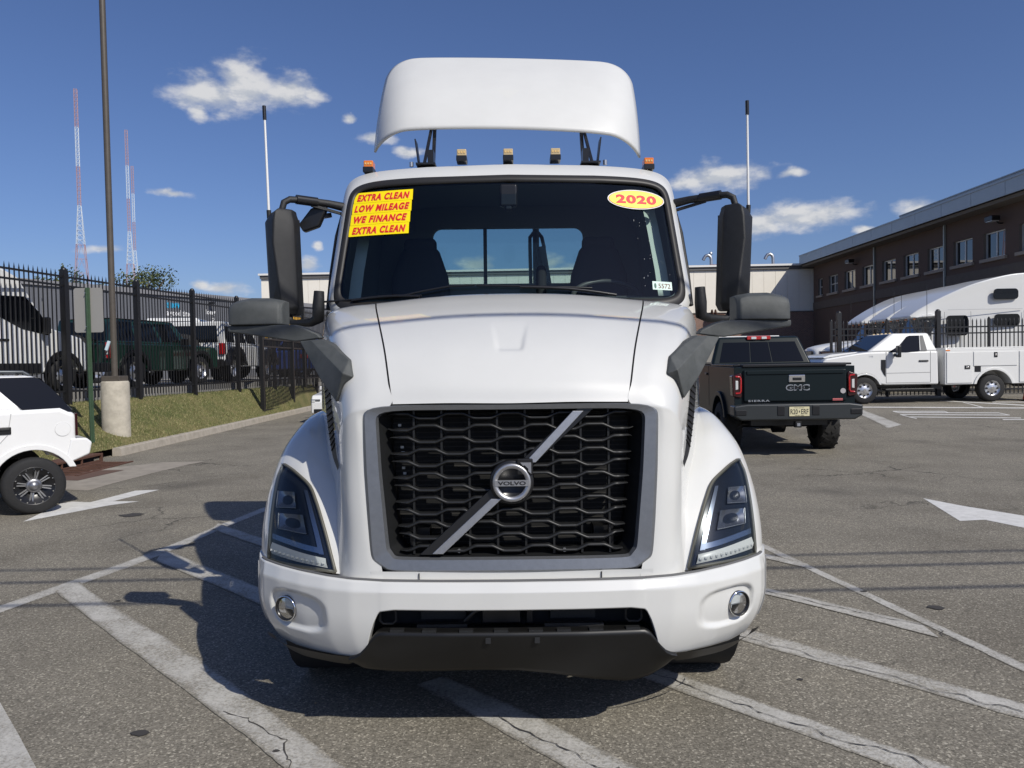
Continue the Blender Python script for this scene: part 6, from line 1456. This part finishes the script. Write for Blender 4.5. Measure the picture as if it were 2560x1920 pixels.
# yellow box truck far back, red and white truck by the hall, orange lift, traffic cone
YB = mat('bus_yellow', (.75, .40, .03), .45)
yb = thing('yellow_truck', 'yellow box truck far behind the left door mirror', 'truck', (at(716, 45), 45, YZ), R(-10), None, 1.0)
MB().prism([(-3, .7), (-3, 3.3), (3, 3.3), (3, .7)], -1.2, 1.2).build('box', YB, yb, .04); MB().prism([(3.05, .6), (3.05, 2.6), (4.2, 2.5), (4.6, 1.5), (5.2, 1.3), (5.2, .6)], -1.1, 1.1).build('cab', YB, yb, .05)
for s in (-1, 1):
    MB().prism([(3.2, 1.7), (3.2, 2.4), (4.1, 2.35), (4.45, 1.7)], 1.09*s, 1.11*s).build('side_window', GL_D, yb)
    for y in (4.2, -1.8): wheel(yb, (1.0*s, y, .45), .45, .28, .26, s)
rt_ = thing('red_white_truck', 'red and white truck standing by the hall, seen over the dark pickup', 'truck', (at(1772, 42), 42, .3), R(90), None, 1.0)
RP = mat('truck_red', (.35, .02, .02), .35, coat=.8)
MB().prism([(-3.5, .8), (-3.5, 2.55), (.8, 2.55), (.8, .8)], -1.1, 1.1).build('box', WHITE2, rt_, .03); MB().prism([(.85, .6), (.85, 2.75), (2.2, 2.75), (2.6, 2.2), (2.7, .6)], -1.1, 1.1).build('cab', RP, rt_, .05)
box('red_stripe', (0, -1.35, 2.3), (2.22, 4.2, .22), RP, rt_); box('beacon', (.6, -1.0, 2.62), (.3, .4, .14), YB, rt_, .03)
for s in (-1, 1):
    MB().prism([(1.1, 1.9), (1.1, 2.6), (2.1, 2.6), (2.35, 1.9)], 1.09*s, 1.11*s).build('side_window', GL_D, rt_)
    for y in (1.8, -2.4): wheel(rt_, (.95*s, y, .45), .45, .28, .26, s)
hr = thing('hose_reel', 'rusty brown reel mounted high on the brick base of the hall', 'reel', (at(1787, 60.9), 60.95, 5.05))
MB().lathe([(-.15, .38), (-.12, .38), (-.12, .12), (.12, .12), (.12, .38), (.15, .38)], (0, 0, .15), (1, 0, 0), 20).build('drum', RUST, hr); box('bracket', (.45, .15, -.1), (.7, .4, .5), RUST, hr)
ol = thing('orange_lift', 'small orange lift basket above the dark building', 'lift', (at(318, 47), 47, 4.6))
OR = mat('lift_orange', (.60, .13, .02), .5)
MB().box((0, 0, .9), (.8, .6, .35)).build('basket', OR, ol); MB().bar((-.35, 0, 1.05), (-.55, 0, 1.5), .05).bar((.35, 0, 1.05), (.45, 0, 1.5), .05).bar((-.2, 0, 1.4), (.42, 0, 1.2), .04).build('basket_rail', OR, ol); MB().bar((0, 0, .8), (0, 0, -3.7), .2).build('mast', OR, ol)
tc_ = thing('traffic_cone', 'orange traffic cone at the right edge behind the service truck', 'cone', (14.72, 21.9, gz(14, 22)))
box('base', (0, 0, .02), (.4, .4, .04), BLACKS, tc_); MB().lathe([(.04, .15), (.72, .035), (.72, .001)], (0, 0, 0), (0, 0, 1), 20).build('cone', mat('cone_orange', (.75, .09, .02), .5), tc_); MB().lathe([(.40, .094), (.55, .068)], (0, 0, 0), (0, 0, 1), 20).build('reflective_band', WHITEL, tc_)
